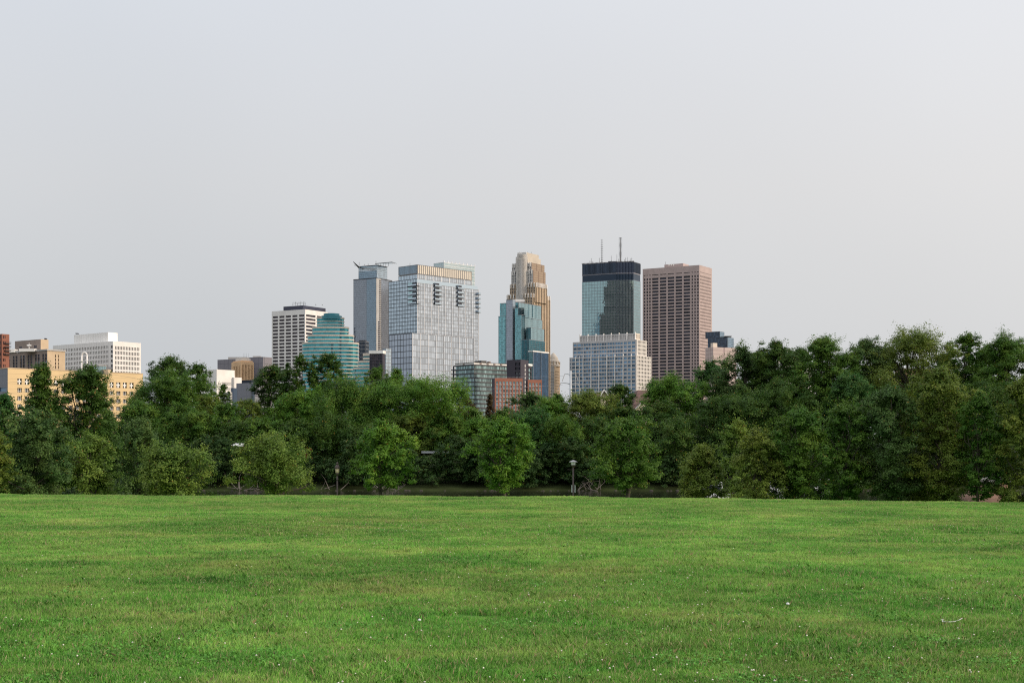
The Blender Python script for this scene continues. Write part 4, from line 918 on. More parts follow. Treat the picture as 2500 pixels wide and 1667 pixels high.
def gable(T, x0, x1, y0, y1, ze, zr, roof, wall, zb, over=.6, ridge='x'):
    """gabled house, ridge along x or y"""
    w = T.part('wall', wall); w.prism([(x0, y0), (x1, y0), (x1, y1), (x0, y1)], zb, ze)
    m = T.part('roof', roof)
    if ridge == 'x':
        ym = (y0 + y1) / 2
        for ya in (y0 - over, y1 + over): 
            q = [(x0 - over, ya, ze - .3), (x1 + over, ya, ze - .3), (x1 + over, ym, zr), (x0 - over, ym, zr)]; m.quad(*q); m.quad(*[(a, b, c - .3) for a, b, c in q])
        for x in (x0, x1): w.poly([(x, y0, ze), (x, y1, ze), (x, ym, zr - .35)])
    else:
        xm = (x0 + x1) / 2
        for xa in (x0 - over, x1 + over):
            q = [(xa, y0 - over, ze - .3), (xa, y1 + over, ze - .3), (xm, y1 + over, zr), (xm, y0 - over, zr)]; m.quad(*q); m.quad(*[(a, b, c - .3) for a, b, c in q])
        for y in (y0, y1): w.poly([(x0, y, ze), (x1, y, ze), (xm, y, zr - .35)])
def b_houses():
    T = Tower('steep_roofed_house', 'house with a steep brown shingled roof and cream gable among the trees', 'house', 1580, 340, zb=4)
    Y = 340; zr = WZ(948, Y); ze = WZ(1001, Y)
    m = T.part('roof', 'roof_brown'); x = lambda p: WX(p, Y)
    zb_ = WZ(1003, Y)
    m.quad((x(1543), Y, zb_), (x(1600), Y + 3, zb_), (x(1640), Y + 9, zr), (x(1566), Y + 9, zr))
    m.quad((x(1543), Y, zb_), (x(1566), Y + 9, zr), (x(1566), Y + 18, zr), (x(1530), Y + 22, zb_))
    m.quad((x(1566), Y + 9, zr), (x(1640), Y + 9, zr), (x(1660), Y + 22, zb_), (x(1543), Y + 22, zb_))
    m.quad((x(1524), Y + 2, WZ(1000, Y)), (x(1548), Y + 2, WZ(1000, Y)), (x(1550), Y + 8, WZ(980, Y)), (x(1532), Y + 8, WZ(980, Y)))
    w_ = T.part('wall', 'siding_cream'); w_.prism([(x(1546), Y + 1.5), (x(1650), Y + 1.5), (x(1650), Y + 20), (x(1546), Y + 20)], 4, zb_ - .05)
    w_.poly([(x(1548), Y - 2, WZ(1002, Y)), (x(1573), Y - 2, WZ(1000, Y)), (x(1575), Y - 2, WZ(984, Y)), (x(1566), Y - 2, WZ(982, Y))])
    tr = T.part('bargeboard', 'white_paint'); tr.tube((x(1546), Y - 2.1, WZ(1003, Y)), (x(1566.5), Y - 2.1, WZ(981.5, Y)), .22, .22, 4)
    b = T.part('gable_roof', 'roof_brown'); b.quad((x(1546), Y - 2.4, WZ(1003, Y)), (x(1566.5), Y - 2.4, WZ(981, Y)), (x(1566.5), Y + 6, WZ(981, Y)), (x(1546), Y + 6, WZ(1003, Y)))
    T.finish()
    T = Tower('small_gabled_house', 'brown roofed house with a white gable peak above the olive crown', 'house', 1474, 345, zb=4); Y = 345
    gable(T, WX(1440, Y), WX(1510, Y), Y + 3, Y + 13, WZ(975, Y), WZ(957, Y), 'roof_brown', 'siding_cream', 4)
    gable(T, WX(1466, Y), WX(1482, Y), Y - 1, Y + 6, WZ(966, Y), WZ(952.5, Y), 'roof_brown', 'siding_cream', 4, ridge='y')
    m = T.part('bargeboard', 'white_paint'); m.tube((WX(1464.5, Y), Y - 1.75, WZ(967, Y)), (WX(1474, Y), Y - 1.75, WZ(951.5, Y)), .2, .2, 4); m.tube((WX(1483.5, Y), Y - 1.75, WZ(967, Y)), (WX(1474, Y), Y - 1.75, WZ(951.5, Y)), .2, .2, 4); T.finish()
    T = Tower('beige_house', 'beige low building glimpsed under the wide willow crown', 'house', 1050, 330, zb=4); Y = 330
    gable(T, WX(1015, Y), WX(1120, Y), Y, Y + 12, WZ(1000, Y), WZ(985, Y), 'concrete', 'siding_cream', 4); T.finish()
    # transmission pole behind the trees
    Y = 420; x = WX(1393, Y)
    T = Tower('transmission_pole', 'tall grey steel pole with curved arms left of the white stepped office', 'pole', 1393, Y)
    m = MB(); m.tube((x, Y, ZB), (x, Y, WZ(905, Y)), .48, .32, 12); m.build('pole', 'galvanised', T.root, True)
    for y, sgn, ln in ((914, -1, 14), (936, -1, 24), (911, 1, 11), (937, 1, 18)):
        m = MB(); pv = Vector((x, Y, WZ(y + 1.5, Y)))
        for k in range(1, 9):
            t = k / 8; nx = Vector((x + sgn * ln * .121 * t, Y, WZ(y + 1.5 - 3.0 * math.sin(t * math.pi * .6), Y))); m.tube(pv, nx, .16 - .01 * k, .15 - .01 * k, 6); pv = nx
        m.build('arm', 'galvanised', T.root)
        m = MB(); m.tube(pv, pv + Vector((sgn * .8, 0, -2.2)), .09, .09, 6); m.build('insulator', 'concrete', T.root)
    T.finish()
    wr = MB()
    Yw = 420
    for i, (pts) in enumerate([[(1374, 939), (1250, 947), (1040, 955), (760, 950)], [(1376, 918), (1240, 921), (1000, 935), (700, 940)]]):
        pv = None
        for (a, b), (c, d) in zip(pts, pts[1:]):
            for k in range(8):
                t = k / 8; p_ = Vector((WX(a + (c - a) * t, Yw), Yw, WZ(b + (d - b) * t, Yw)))
                if pv is not None: wr.tube(pv, p_, .035, .035, 3, False)
                pv = p_
    tag(wr.build('power_lines', 'mullion_grey'), 'thin grey power lines running left from the steel pole', 'wires')
    wl = MB(); Yw = 300
    for pts in ([(-40, 936), (60, 932), (155, 914), (210, 902)], [(225, 906), (300, 918), (352, 927), (420, 935)], [(-40, 962), (60, 957), (130, 952)], [(230, 962), (340, 972), (420, 975)]):
        pv = None
        for (a, b), (c, d) in zip(pts, pts[1:]):
            for k in range(7):
                t = k / 6; p_ = Vector((WX(a + (c - a) * t, Yw), Yw, WZ(b + (d - b) * t, Yw)))
                if pv is not None: wl.tube(pv, p_, .022, .022, 3, False)
                pv = p_
    tag(wl.build('overhead_wires', 'mullion_grey'), 'thin sagging wires crossing in front of the tan building', 'wires')

random.seed(11)
b_left(); b_midleft(); b_gridded(); b_teal(); b_crowned(); b_silver(); b_center(); b_apartments(); b_right(); b_houses()

# ------------------------------------------------------------------ trees
def leaf_quads(P, N, s, rng, asp=.55):
    """rhombic leaves at P with normals N and sizes s"""
    n = len(P); r = rng.normal(size=(n, 3)); t = np.cross(N, r); t /= np.linalg.norm(t, axis=1, keepdims=True) + 1e-9
    b = np.cross(N, t); s = s[:, None]
    V = np.empty((n, 4, 3)); V[:, 0] = P - t * s * .5; V[:, 1] = P - b * s * asp * .5; V[:, 2] = P + t * s * .5; V[:, 3] = P + b * s * asp * .5
    return V

def profile(kind, h, th, ph):
    if kind == 'cone': p = (1 - h) ** .75 * (.35 + .65 * min(1, h / .12 + .2)) + .03
    elif kind == 'egg': p = math.sqrt(max(0, 1 - ((h - .36) / .66) ** 2)) if h > .36 else math.sqrt(max(0, 1 - ((h - .36) / .48) ** 2))
    elif kind == 'spread': p = math.sqrt(max(0, 1 - ((h - .55) / .5) ** 2)) if h > .2 else .5
    elif kind == 'tall': p = max(0, 1 - abs((h - .42) / .6) ** 3) ** .5
    elif kind == 'bush': p = math.sqrt(max(0, 1 - (h * .98) ** 2))
    else: p = math.sqrt(max(0, 1 - ((h - .42) / .6) ** 2))
    return p * (1 + .14 * math.sin(th * 2 + ph[1]) + .10 * math.sin(th * 3 + h * 5 + ph[2]))

def crown_points(kind, W, H, rng, nclump, nleaf, leaf, base):
    """limbs carry lobes, lobes carry clumps, clumps carry leaves; returns leaf quads and clump centres"""
    ph = rng.uniform(0, 6.28, 5); base = np.array(base, float)
    area = max(W, .6 * H)
    nl = int(np.clip(20 + 16 * H / W, 26, 60)); lobes = []
    for i in range(nl):
        h = ((i + .5) / nl) ** .85; th = i * 2.4 + rng.uniform(-.6, .6); rl = W * rng.uniform(.15, .23) * (1 - .3 * h) * (.9 if kind in ('cone', 'egg') else 1.0)
        p = profile(kind, h, th, ph) * W / 2; q = (rng.uniform(.6, 1.0) if i % 4 else rng.uniform(.1, .6)) if h < .9 else rng.uniform(0, .5)
        zz = min(h * H, H - rl * 1.15); lobes.append((base[0] + max(0, p - rl * .75) * q * math.cos(th), base[1] + max(0, p - rl * .75) * q * math.sin(th), base[2] + max(rl * .5, zz), rl, rl * rng.uniform(1.15, 1.9)))
    L = np.array(lobes); wl = L[:, 3] ** 2; per = max(6, nclump // nl)
    n = per * nl; li = np.repeat(np.arange(nl), per); d = rng.normal(size=(n, 3)); d[:, 2] = np.where(d[:, 2] < -.4, -d[:, 2], d[:, 2]); d /= np.linalg.norm(d, axis=1, keepdims=True)
    q = rng.uniform(.35, .88, n)[:, None]
    C = L[li, :3] + d * q * np.stack([L[li, 3], L[li, 3], L[li, 4]], 1); rad = L[li, 3] * rng.uniform(.30, .46, n)
    C[:, 2] = np.maximum(C[:, 2], base[2] + rad * .4)
    w_ = rad ** 2; idx = rng.choice(n, nleaf, p=w_ / w_.sum())
    d = rng.normal(size=(nleaf, 3)); d /= np.linalg.norm(d, axis=1, keepdims=True)
    d[:, 2] = np.where(d[:, 2] < -.25, -d[:, 2] * .6, d[:, 2])
    rr = rng.random(nleaf) ** .5 * (1 + .28 * rng.normal(size=nleaf).clip(-1, 2.3))
    P = C[idx] + d * (rad[idx] * rr)[:, None] * np.array([1.0, 1.0, 1.12])
    if kind == 'weep': P[:, 2] -= rad[idx] * rng.random(nleaf) * 2.6
    P[:, 2] = np.maximum(P[:, 2], base[2] - .12 * H * (kind == 'weep') + .05)
    ld = P - L[li[idx], :3]; ld /= np.linalg.norm(ld, axis=1, keepdims=True) + 1e-6
    N = ld * .8 + d * .45 + np.array([0, 0, .3]) + rng.normal(size=(nleaf, 3)) * .32; N /= np.linalg.norm(N, axis=1, keepdims=True)
    s = leaf * rng.uniform(.6, 1.35, nleaf)
    return leaf_quads(P, N, s, rng), C, rad

def limb(m, p0, p1, r0, r1, rng, seg=3, wob=.08, n=6):
    p0 = Vector(p0); p1 = Vector(p1); L = (p1 - p0).length; pv = p0; rv = r0
    for k in range(1, seg + 1):
        t = k / seg; q = p0.lerp(p1, t)
        if k < seg: q += Vector((rng.normal() * wob * L, rng.normal() * wob * L, rng.normal() * wob * L * .4))
        rn = r0 + (r1 - r0) * t; m.tube(pv, q, rv, rn, n, False); pv = q; rv = rn
    return pv

NT = [0]
def tree(name, label, px, top, wpx, Y, kind='round', col=(.045, .085, .022), cat='tree', low=None, leaf=None, dens=1.0, group=None, zb=None, bark='bark', nclump=None, twigs=0):
    NT[0] += 1; rng = np.random.default_rng(1000 + NT[0])
    x = WX(px, Y); W = wpx / F * Y * ((1.85 if px > 1700 else 1.55) if Y > 200 else 1.2); zt = WZ(top + (9 if (px > 1700 and Y > 200) else 2), Y)
    if zb is None: zb = float(ground_z(x, Y)) if Y < 150 else float(far_z(x, Y))
    H = zt - zb; cb = zb + (H * (.10 if low is None else low * .75)); CH = zt - cb
    leaf = leaf or Y * .00112
    vis = W * CH
    nleaf = int(min(90000, max(2500, dens * vis * 11.0 / (leaf * leaf * .5))))
    nclump = nclump or int(170 + 1.6 * math.sqrt(nleaf))
    root = empty(name, (x, Y, zb), label, cat, group)
    V, C, rad = crown_points(kind, W, CH, rng, nclump, nleaf, leaf, (x, Y, cb))
    # sprigs that stick out of the outline
    ns = int(nclump * (.35 if Y > 200 else .8)); ii = rng.choice(len(C), ns); dd = rng.normal(size=(ns, 3)); dd[:, 2] = np.abs(dd[:, 2]) * 1.1; dd /= np.linalg.norm(dd, axis=1, keepdims=True)
    S0 = C[ii] + dd * rad[ii][:, None] * .8; ln = rad[ii] * rng.uniform(.8, 1.7, ns); per = max(6, int(nleaf * .06 / ns) + 4)
    tt = rng.random((ns, per)); PP = S0[:, None] + dd[:, None] * (ln[:, None] * tt)[..., None] + rng.normal(size=(ns, per, 3)) * leaf * .8
    PP = PP.reshape(-1, 3); NN = rng.normal(size=PP.shape) + np.array([0, 0, .6]); NN /= np.linalg.norm(NN, axis=1, keepdims=True)
    V = np.concatenate([V, leaf_quads(PP, NN, leaf * rng.uniform(.6, 1.2, len(PP)), rng)])
    quads_object('crown', V, 'foliage', root, color=col)
    m = MB(); r0 = max(.09, W * .035); fork = zb + H * (.30 if kind != 'bush' else .08)
    fp = limb(m, (x, Y, zb - .2), (x + rng.normal() * W * .03, Y, fork), r0, r0 * .75, rng, 3, .03, 9)
    tp = limb(m, fp, (x + rng.normal() * W * .05, Y, zb + H * .86), r0 * .7, r0 * .15, rng, 4, .05)
    order = rng.choice(len(C), 22, replace=False)
    for i in order:
        c = C[i]; t = min(.9, max(0, (c[2] - fork) / (H * .8) - .18)); s_ = fp.lerp(tp, t); limb(m, s_, c, r0 * .38 * (1 - .5 * t), r0 * .07, rng, 3, .07, 5)
    m.build('trunk', bark, root, True)
    return root

DK = (.050, .108, .015); MD = (.072, .152, .019); BR = (.096, .205, .022); OL = (.120, .172, .026); YG = (.128, .205, .034); BL = (.048, .126, .026); BN = (.085, .056, .024); GY = (.076, .140, .036)
FG = 'trees on the far river bank'
far = [
 # name, label, px, top, width, Y, kind, colour, extras
 ('leafy_tree', 'dark round topped tree rising highest between the tan building and the white civic block', 414, 874, 105, 248, 'round', DK, dict(low=.3)),
 ('leafy_tree', 'broad pale green tree with a visible trunk right of the tan building', 418, 918, 150, 232, 'tall', MD, dict(low=.28)),
 ('leafy_tree', 'narrow dark tree whose tip touches the left edge of the white civic block', 483, 889, 70, 246, 'tall', DK, {}),
 ('slender_tree', 'thin dark spire of foliage in front of the white civic block', 545, 938, 32, 236, 'tall', DK, {}),
 ('leafy_tree', 'olive brown tinged tree below the white civic block', 507, 968, 66, 226, 'round', OL, {}),
 ('leafy_tree', 'small olive tree with pale stem below the slate grey building', 608, 975, 76, 226, 'spread', OL, dict(bark='bark_pale', dens=.8)),
 ('leafy_tree', 'mid green tree in front of the garage between two olive crowns', 556, 985, 84, 222, 'round', MD, {}),
 ('leafy_tree', 'dark tree under the left edge of the white gridded tower', 668, 894, 90, 250, 'tall', DK, {}),
 ('leafy_tree', 'dark spiky tree crossing the middle of the white gridded tower', 732, 869, 66, 246, 'tall', DK, {}),
 ('leafy_tree', 'tall dark tree before the foot of the teal stepped tower', 800, 863, 78, 248, 'tall', DK, {}),
 ('leafy_tree', 'bright green domed tree below the white gridded tower', 722, 957, 104, 226, 'round', BR, {}),
 ('leafy_tree', 'small bright green tree left of the broad drooping tree', 776, 943, 46, 234, 'round', BR, {}),
 ('drooping_tree', 'broad dark drooping tree below the teal stepped tower', 850, 920, 150, 228, 'weep', MD, dict(low=.25)),
 ('leafy_tree', 'pointed green crown in front of the brown windowed office', 920, 897, 62, 244, 'tall', MD, {}),
 ('leafy_tree', 'green crown in front of the left foot of the silver tower', 968, 903, 76, 242, 'round', MD, {}),
 ('spreading_tree', 'wide bright spreading tree with a long limb below the silver tower', 1030, 922, 190, 228, 'spread', BR, dict(low=.38)),
 ('dark_conifer', 'rust brown conifer clump left of the brick building', 1138, 966, 50, 236, 'tall', BN, {}),
 ('dark_conifer', 'single pointed rust brown conifer before the left end of the brick building', 1196, 961, 38, 234, 'cone', BN, {}),
 ('leafy_tree', 'small yellow green tree between the two brown conifers', 1160, 996, 52, 226, 'round', YG, {}),
 ('leafy_tree', 'round olive crown in front of the small brick block', 1293, 959, 84, 240, 'round', GY, {}),
 ('leafy_tree', 'mid green tree below the eight bay brick building', 1228, 1002, 88, 230, 'round', MD, {}),
 ('leafy_tree', 'small dark crown left of the steel pole', 1362, 961, 50, 238, 'round', DK, {}),
 ('leafy_tree', 'bright green dome just left of the steel pole foot', 1348, 978, 96, 228, 'round', BR, {}),
 ('leafy_tree', 'large olive green dome below the white stepped office', 1440, 956, 130, 228, 'round', OL, {}),
 ('leafy_tree', 'dark tree hiding the right foot of the white stepped office', 1516, 940, 70, 240, 'round', DK, {}),
 ('leafy_tree', 'dark loose tree right below the steep roofed house', 1515, 995, 90, 224, 'round', DK, {}),
 ('spreading_tree', 'sunlit flat topped tree below the pink tower', 1642, 922, 128, 232, 'spread', BR, dict(low=.45)),
 ('leafy_tree', 'dark tree under the flat topped sunlit tree', 1610, 985, 120, 222, 'round', DK, {}),
 ('leafy_tree', 'dark tree beside the right foot of the pink tower', 1742, 877, 84, 238, 'tall', BL, {}),
 ('leafy_tree', 'grey green tall tree in front of the pink gridded block', 1815, 846, 100, 230, 'tall', GY, {}),
 ('leafy_tree', 'dark twin topped tree between grey green tree and sunlit round tree', 1897, 830, 96, 228, 'tall', DK, {}),
 ('leafy_tree', 'rounded green tree with sky gaps left of the widest sky gap', 2012, 817, 104, 226, 'round', MD, dict(low=.4, dens=1.0)),
 ('leafy_tree', 'pale green tree just right of the widest sky gap', 2112, 823, 90, 228, 'round', GY, dict(low=.4, dens=1.0)),
 ('airy_tree', 'airy yellow green tall tree with bare forked limbs, tallest of the wood', 2228, 800, 152, 226, 'round', OL, dict(low=.5, dens=.62)),
 ('leafy_tree', 'dark compact tall tree right of the airy tree', 2358, 811, 78, 230, 'tall', MD, {}),
 ('leafy_tree', 'broad green tree at the right edge of the wood', 2455, 819, 138, 226, 'round', MD, dict(low=.35)),
 ('leafy_tree', 'tall tree of the wood beyond the right edge of the photo', 2590, 830, 110, 228, 'round', MD, {}),
 ('leafy_tree', 'second tall tree of the wood beyond the right edge of the photo', 2730, 850, 120, 228, 'round', DK, {}),
 ('leafy_tree', 'tree of the wood beyond the left edge of the photo', -90, 985, 130, 226, 'round', DK, {}),
 ('leafy_tree', 'dark tree joining the grey green tall tree and the dark twin topped tree', 1853, 852, 76, 236, 'tall', MD, {}),
 ('leafy_tree', 'dark tree behind the rounded tree with sky gaps', 1952, 846, 80, 238, 'tall', DK, {}),
 ('leafy_tree', 'green tree just left below the widest sky gap', 2048, 862, 66, 236, 'tall', MD, {}),
 ('leafy_tree', 'grey green tree between the pale tree and the airy tree', 2165, 838, 70, 238, 'round', GY, dict(low=.3)),
 ('leafy_tree', 'green tree between the airy tree and the dark compact tree', 2302, 856, 70, 238, 'tall', DK, {}),
 ('leafy_tree', 'green tree between the dark compact tree and the right edge tree', 2408, 838, 70, 236, 'tall', MD, {}),
 ('leafy_tree', 'rounded mid height green tree below the widest sky gap', 2075, 905, 96, 216, 'round', BL, {}),
 ('leafy_tree', 'dark tree filling the wood below the dark twin topped tree', 1905, 925, 130, 218, 'round', DK, {}),
 ('leafy_tree', 'dark tree filling the wood below the airy tree', 2230, 945, 150, 218, 'round', DK, {}),
 ('leafy_tree', 'dark leaning tree low behind the far right orchard crowns', 2400, 930, 150, 216, 'round', DK, {}),
 ('leafy_tree', 'low dark tree at the foot of the grey green tall tree', 1790, 960, 130, 214, 'round', DK, {}),
 # second line, lower crowns
 ('leafy_tree', 'mid green crown below the large trunked tree', 470, 1000, 110, 218, 'round', MD, {}),
 ('leafy_tree', 'dark crown behind the white roofed kiosk', 575, 1030, 100, 216, 'round', DK, {}),
 ('leafy_tree', 'mid green crown right above the white roofed kiosk', 640, 1020, 100, 215, 'round', MD, {}),
 ('leafy_tree', 'dark crown between kiosk tree and orange fence', 720, 1025, 100, 214, 'round', DK, {}),
 ('leafy_tree', 'dark hanging crown behind the lantern post', 805, 1010, 90, 214, 'weep', DK, {}),
 ('leafy_tree', 'shadowy crown behind the left one of the two conical maples', 895, 1040, 110, 212, 'round', DK, {}),
 ('leafy_tree', 'olive crown above the long white roof', 1010, 1010, 110, 222, 'round', OL, dict(low=.2)),
 ('leafy_tree', 'mid green crown right of the long white roof', 1098, 1005, 96, 220, 'round', MD, dict(low=.2)),
 ('leafy_tree', 'bright crown behind the tall conical maple left shoulder', 1170, 1022, 90, 212, 'round', BR, {}),
 ('leafy_tree', 'green crown between the tall conical maple and the pagoda lamp', 1300, 1000, 110, 216, 'round', BL, {}),
 ('leafy_tree', 'hanging green crown above the pagoda lamp', 1375, 1015, 90, 212, 'weep', MD, {}),
 ('leafy_tree', 'dark crown behind the maple right of the pagoda lamp', 1470, 1020, 120, 214, 'round', DK, {}),
 ('leafy_tree', 'dark crown between the right maple and the orchard trees', 1640, 1020, 120, 212, 'round', DK, {}),
 ('leafy_tree', 'dark crown left of the broad trunked tree, beside the tan building', 335, 980, 110, 222, 'round', MD, {}),
]
for (nm, lab, px, top, wd, Y, kd, cl, ex) in far:
    tree(nm, lab, px, top, wd, Y, kd, cl, group=FG, **ex)

NG = 'trees on the near river bank'
near = [
 ('crab_apple', 'crab apple standing just beyond the right edge of the photo', 2640, 960, 150, 75, 'egg', MD, dict(low=.2)),
 ('leafy_tree', 'round tree standing just beyond the left edge of the photo', -170, 990, 150, 90, 'round', MD, dict(low=.1)),
 ('pointed_tree', 'dark pointed tree standing in front of the tan building', 101, 896, 150, 104, 'cone', DK, dict(low=.1)),
 ('leafy_tree', 'dense dark twin topped tree hiding the middle of the tan building', 212, 897, 195, 106, 'egg', DK, dict(low=.1)),
 ('leafy_tree', 'dark tree at the left edge below the tan building', 12, 965, 110, 112, 'round', BL, {}),
 ('crab_apple', 'grey green loose tree at the lower left corner of the wood', 80, 1006, 175, 84, 'round', GY, dict(low=.06, dens=1.2)),
 ('leafy_tree', 'low olive tree at the left edge of the lawn', -20, 1040, 120, 80, 'round', OL, dict(low=.06)),
 ('feathery_tree', 'fine feathery weeping tree between two sunlit round maples', 338, 1022, 120, 112, 'weep', GY, dict(low=.06)),
 ('linden', 'round yellow green maple left of the feathery weeping tree', 222, 1066, 156, 96, 'round', YG, dict(low=.30)),
 ('linden', 'broad low yellow green maple right of the feathery weeping tree', 432, 1092, 184, 96, 'round', YG, dict(low=.28)),
 ('linden', 'yellow green maple with a short dark trunk left of the lantern post', 669, 1069, 190, 98, 'round', YG, dict(low=.40)),
 ('maple', 'conical green maple just right of the lantern post', 934, 1033, 150, 100, 'egg', BR, dict(low=.38)),
 ('maple', 'tallest bright conical maple left of the pagoda lamp', 1234, 1024, 160, 98, 'egg', BR, dict(low=.36)),
 ('maple', 'darker conical maple right of the pagoda lamp', 1532, 1025, 166, 100, 'egg', MD, dict(low=.34)),
 ('crab_apple', 'olive brown crab apple, leftmost and lowest of the orchard trees', 1712, 1088, 150, 78, 'bush', OL, dict(low=.06)),
 ('linden', 'pale yellow green tree lighting up behind the leftmost crab apple', 1800, 1031, 110, 92, 'round', YG, dict(low=.1)),
 ('crab_apple', 'dusky crab apple right of the pale yellow green tree', 1860, 1052, 150, 76, 'round', OL, dict(low=.12)),
 ('crab_apple', 'green spiky crab apple second from the left in the tall orchard row', 1950, 1003, 160, 76, 'round', MD, dict(low=.32)),
 ('crab_apple', 'green spiky crab apple standing over the white boats', 2062, 988, 160, 77, 'egg', MD, dict(low=.36)),
 ('crab_apple', 'tall crab apple in front of the airy tall tree', 2175, 950, 165, 76, 'egg', GY, dict(low=.34)),
 ('crab_apple', 'highest crab apple of the orchard row', 2298, 905, 190, 76, 'egg', OL, dict(low=.2)),
 ('crab_apple', 'crab apple over the reddish stone pier', 2392, 962, 130, 74, 'egg', MD, dict(low=.38)),
 ('crab_apple', 'crab apple cut off by the right edge of the photo', 2500, 925, 150, 73, 'egg', OL, dict(low=.14)),
 ('crab_apple', 'low dark crab apple at the foot of the highest crab apple', 2240, 1075, 170, 79, 'round', DK, dict(low=.12)),
 ('crab_apple', 'low dark crab apple filling the orchard middle', 2010, 1085, 170, 84, 'round', DK, dict(low=.3)),
]
for (nm, lab, px, top, wd, Y, kd, cl, ex) in near:
    tree(nm, lab, px, top, wd, Y, kd, cl, group=('orchard trees' if nm == 'crab_apple' else NG), leaf=Y * .00150, **ex)

# undergrowth: masses nobody could count
def mass(name, label, spots, leaf, col, seed):
    rng = np.random.default_rng(seed); out_ = []
    for (x, y, z, w_, h) in spots:
        n = int(min(9000, w_ * h * 5.5 / (leaf * leaf * .5))); V, _, _ = crown_points('bush', w_, h, rng, 26, n, leaf, (x, y, z)); out_.append(V)
    o = quads_object(name, np.concatenate(out_), 'foliage', color=col); return tag(o, label, None, None, 'stuff')
rng = np.random.default_rng(5)
sp = []
for px in np.arange(-80, 2620, 34):
    y = 207.2 + rng.uniform(0, 5); sp.append((WX(px + rng.uniform(-12, 12), y), y, float(far_z(0, y)) - .2, rng.uniform(6, 9), rng.uniform(3.5, 7.5)))
mass('undergrowth', 'dark bushes along the far water line', sp, .26, (.036, .080, .018), 6)
sp = []
for px in np.arange(-100, 2640, 60):
    top = np.interp(px, [0, 350, 620, 1100, 1400, 1700, 2000, 2500], [985, 1000, 1010, 1015, 1010, 960, 930, 930]); y = 262 + rng.uniform(-3, 6); z = float(far_z(0, y)); sp.append((WX(px, y), y, z, 9.5, max(3, WZ(top + rng.uniform(0, 22), y) - z)))
mass('distant_wood', 'dark wood closing the gaps behind the far bank trees', sp, .36, (.03, .062, .02), 8)
sp = []
for px in np.arange(-60, 330, 26): y = 90 + rng.uniform(-4, 6); sp.append((WX(px, y), y, float(ground_z(WX(px, y), y)), 2.4, rng.uniform(1.4, 2.6)))
for px in np.arange(1700, 2560, 60): y = 92 + rng.uniform(-3, 5); sp.append((WX(px, y), y, float(ground_z(WX(px, y), y)), 2.0, rng.uniform(.7, 1.3)))
mass('bank_brush', 'low brush on the near bank under the orchard and left trees', sp, .13, (.034, .068, .022), 9)

# ------------------------------------------------------------------ small things on the banks
def lamps():
    Y = 100; s = Y / F; x = WX(823.5, Y); zb = float(ground_z(x, Y)) - .05; z = lambda py: WZ(py, Y)
    root = empty('street_lamp', (x, Y, zb), 'old fashioned brown lantern post with a cream glass lantern', 'street lamp', 'park lamps')
    m = MB(); m.lathe((x, Y, zb), [(.15, 0), (.15, .3), (.08, .5), (.058, .9), (.05, z(1160) - zb)], 14); m.build('post', 'lamp_iron', root, True)
    m = MB(); m.lathe((x, Y, z(1171.5)), [(.055, 0), (.085, .02), (.085, .06), (.055, .08)], 12); m.build('collar', 'lamp_iron', root)
    m = MB(); m.lathe((x, Y, z(1161)), [(.05, 0), (.09, .06), (.12, .13), (.13, .2)], 12); m.build('lamp_base', 'lamp_iron', root, True)
    m = MB(); m.lathe((x, Y, z(1154.5)), [(.115, 0), (.13, .08), (.15, .33)], 12); m.build('lantern_glass', 'lamp_glass', root, True)
    m = MB(); m.lathe((x, Y, z(1143)), [(.19, 0), (.185, .03), (.165, .1), (.12, .2), (.07, .26), (.04, .28), (.04, .31), (.10, .33), (.09, .36), (.03, .42), (.01, .46)], 14); m.build('lantern_roof', 'lamp_iron', root, True)
    m = MB()
    for k in range(6): t = k * math.pi / 3; m.tube((x + .12 * math.cos(t), Y + .12 * math.sin(t), z(1154.5)), (x + .155 * math.cos(t), Y + .155 * math.sin(t), z(1143)), .009, .009, 4)
    m.build('cage', 'lamp_iron', root)
    x = WX(1399.5, Y); zb = float(ground_z(x, Y)) - .05
    root = empty('street_lamp', (x, Y, zb), 'dark lamp post with a wide pagoda roof and two cabinets', 'street lamp', 'park lamps')
    m = MB(); m.lathe((x, Y, zb), [(.09, 0), (.06, .1), (.05, z(1141) - zb)], 12); m.build('post', 'lamp_iron', root, True)
    m = MB(); m.lathe((x, Y, z(1142)), [(.04, 0), (.11, .1), (.15, .2)], 8); m.build('lamp_base', 'lamp_iron', root)
    m = MB(); m.lathe((x, Y, z(1134.5)), [(.14, 0), (.165, .2)], 8); m.build('lantern_glass', 'lamp_white', root)
    m = MB(); m.lathe((x, Y, z(1128)), [(.30, 0), (.31, .02), (.16, .10), (.06, .145), (.02, .15)], 4); o = m.build('lantern_roof', 'lamp_roof_grey', root)
    m = MB(); m.tube((x - .4, Y, z(1146)), (x + .14, Y, z(1146)), .015, .015, 5); m.build('crossbar', 'lamp_iron', root)
    for dx in (-.10, .13):
        m = MB(); m.box((x + dx * .95, Y - .02, (z(1184) + z(1201.5)) / 2), (.07, .12, z(1184) - z(1201.5)), 0); m.build('cabinet', 'galvanised', root)
    m = MB(); m.lathe((x, Y, z(1211)), [(.064, 0), (.064, .03)], 10); m.build('yellow_band', 'yellow_paint', root)
lamps()
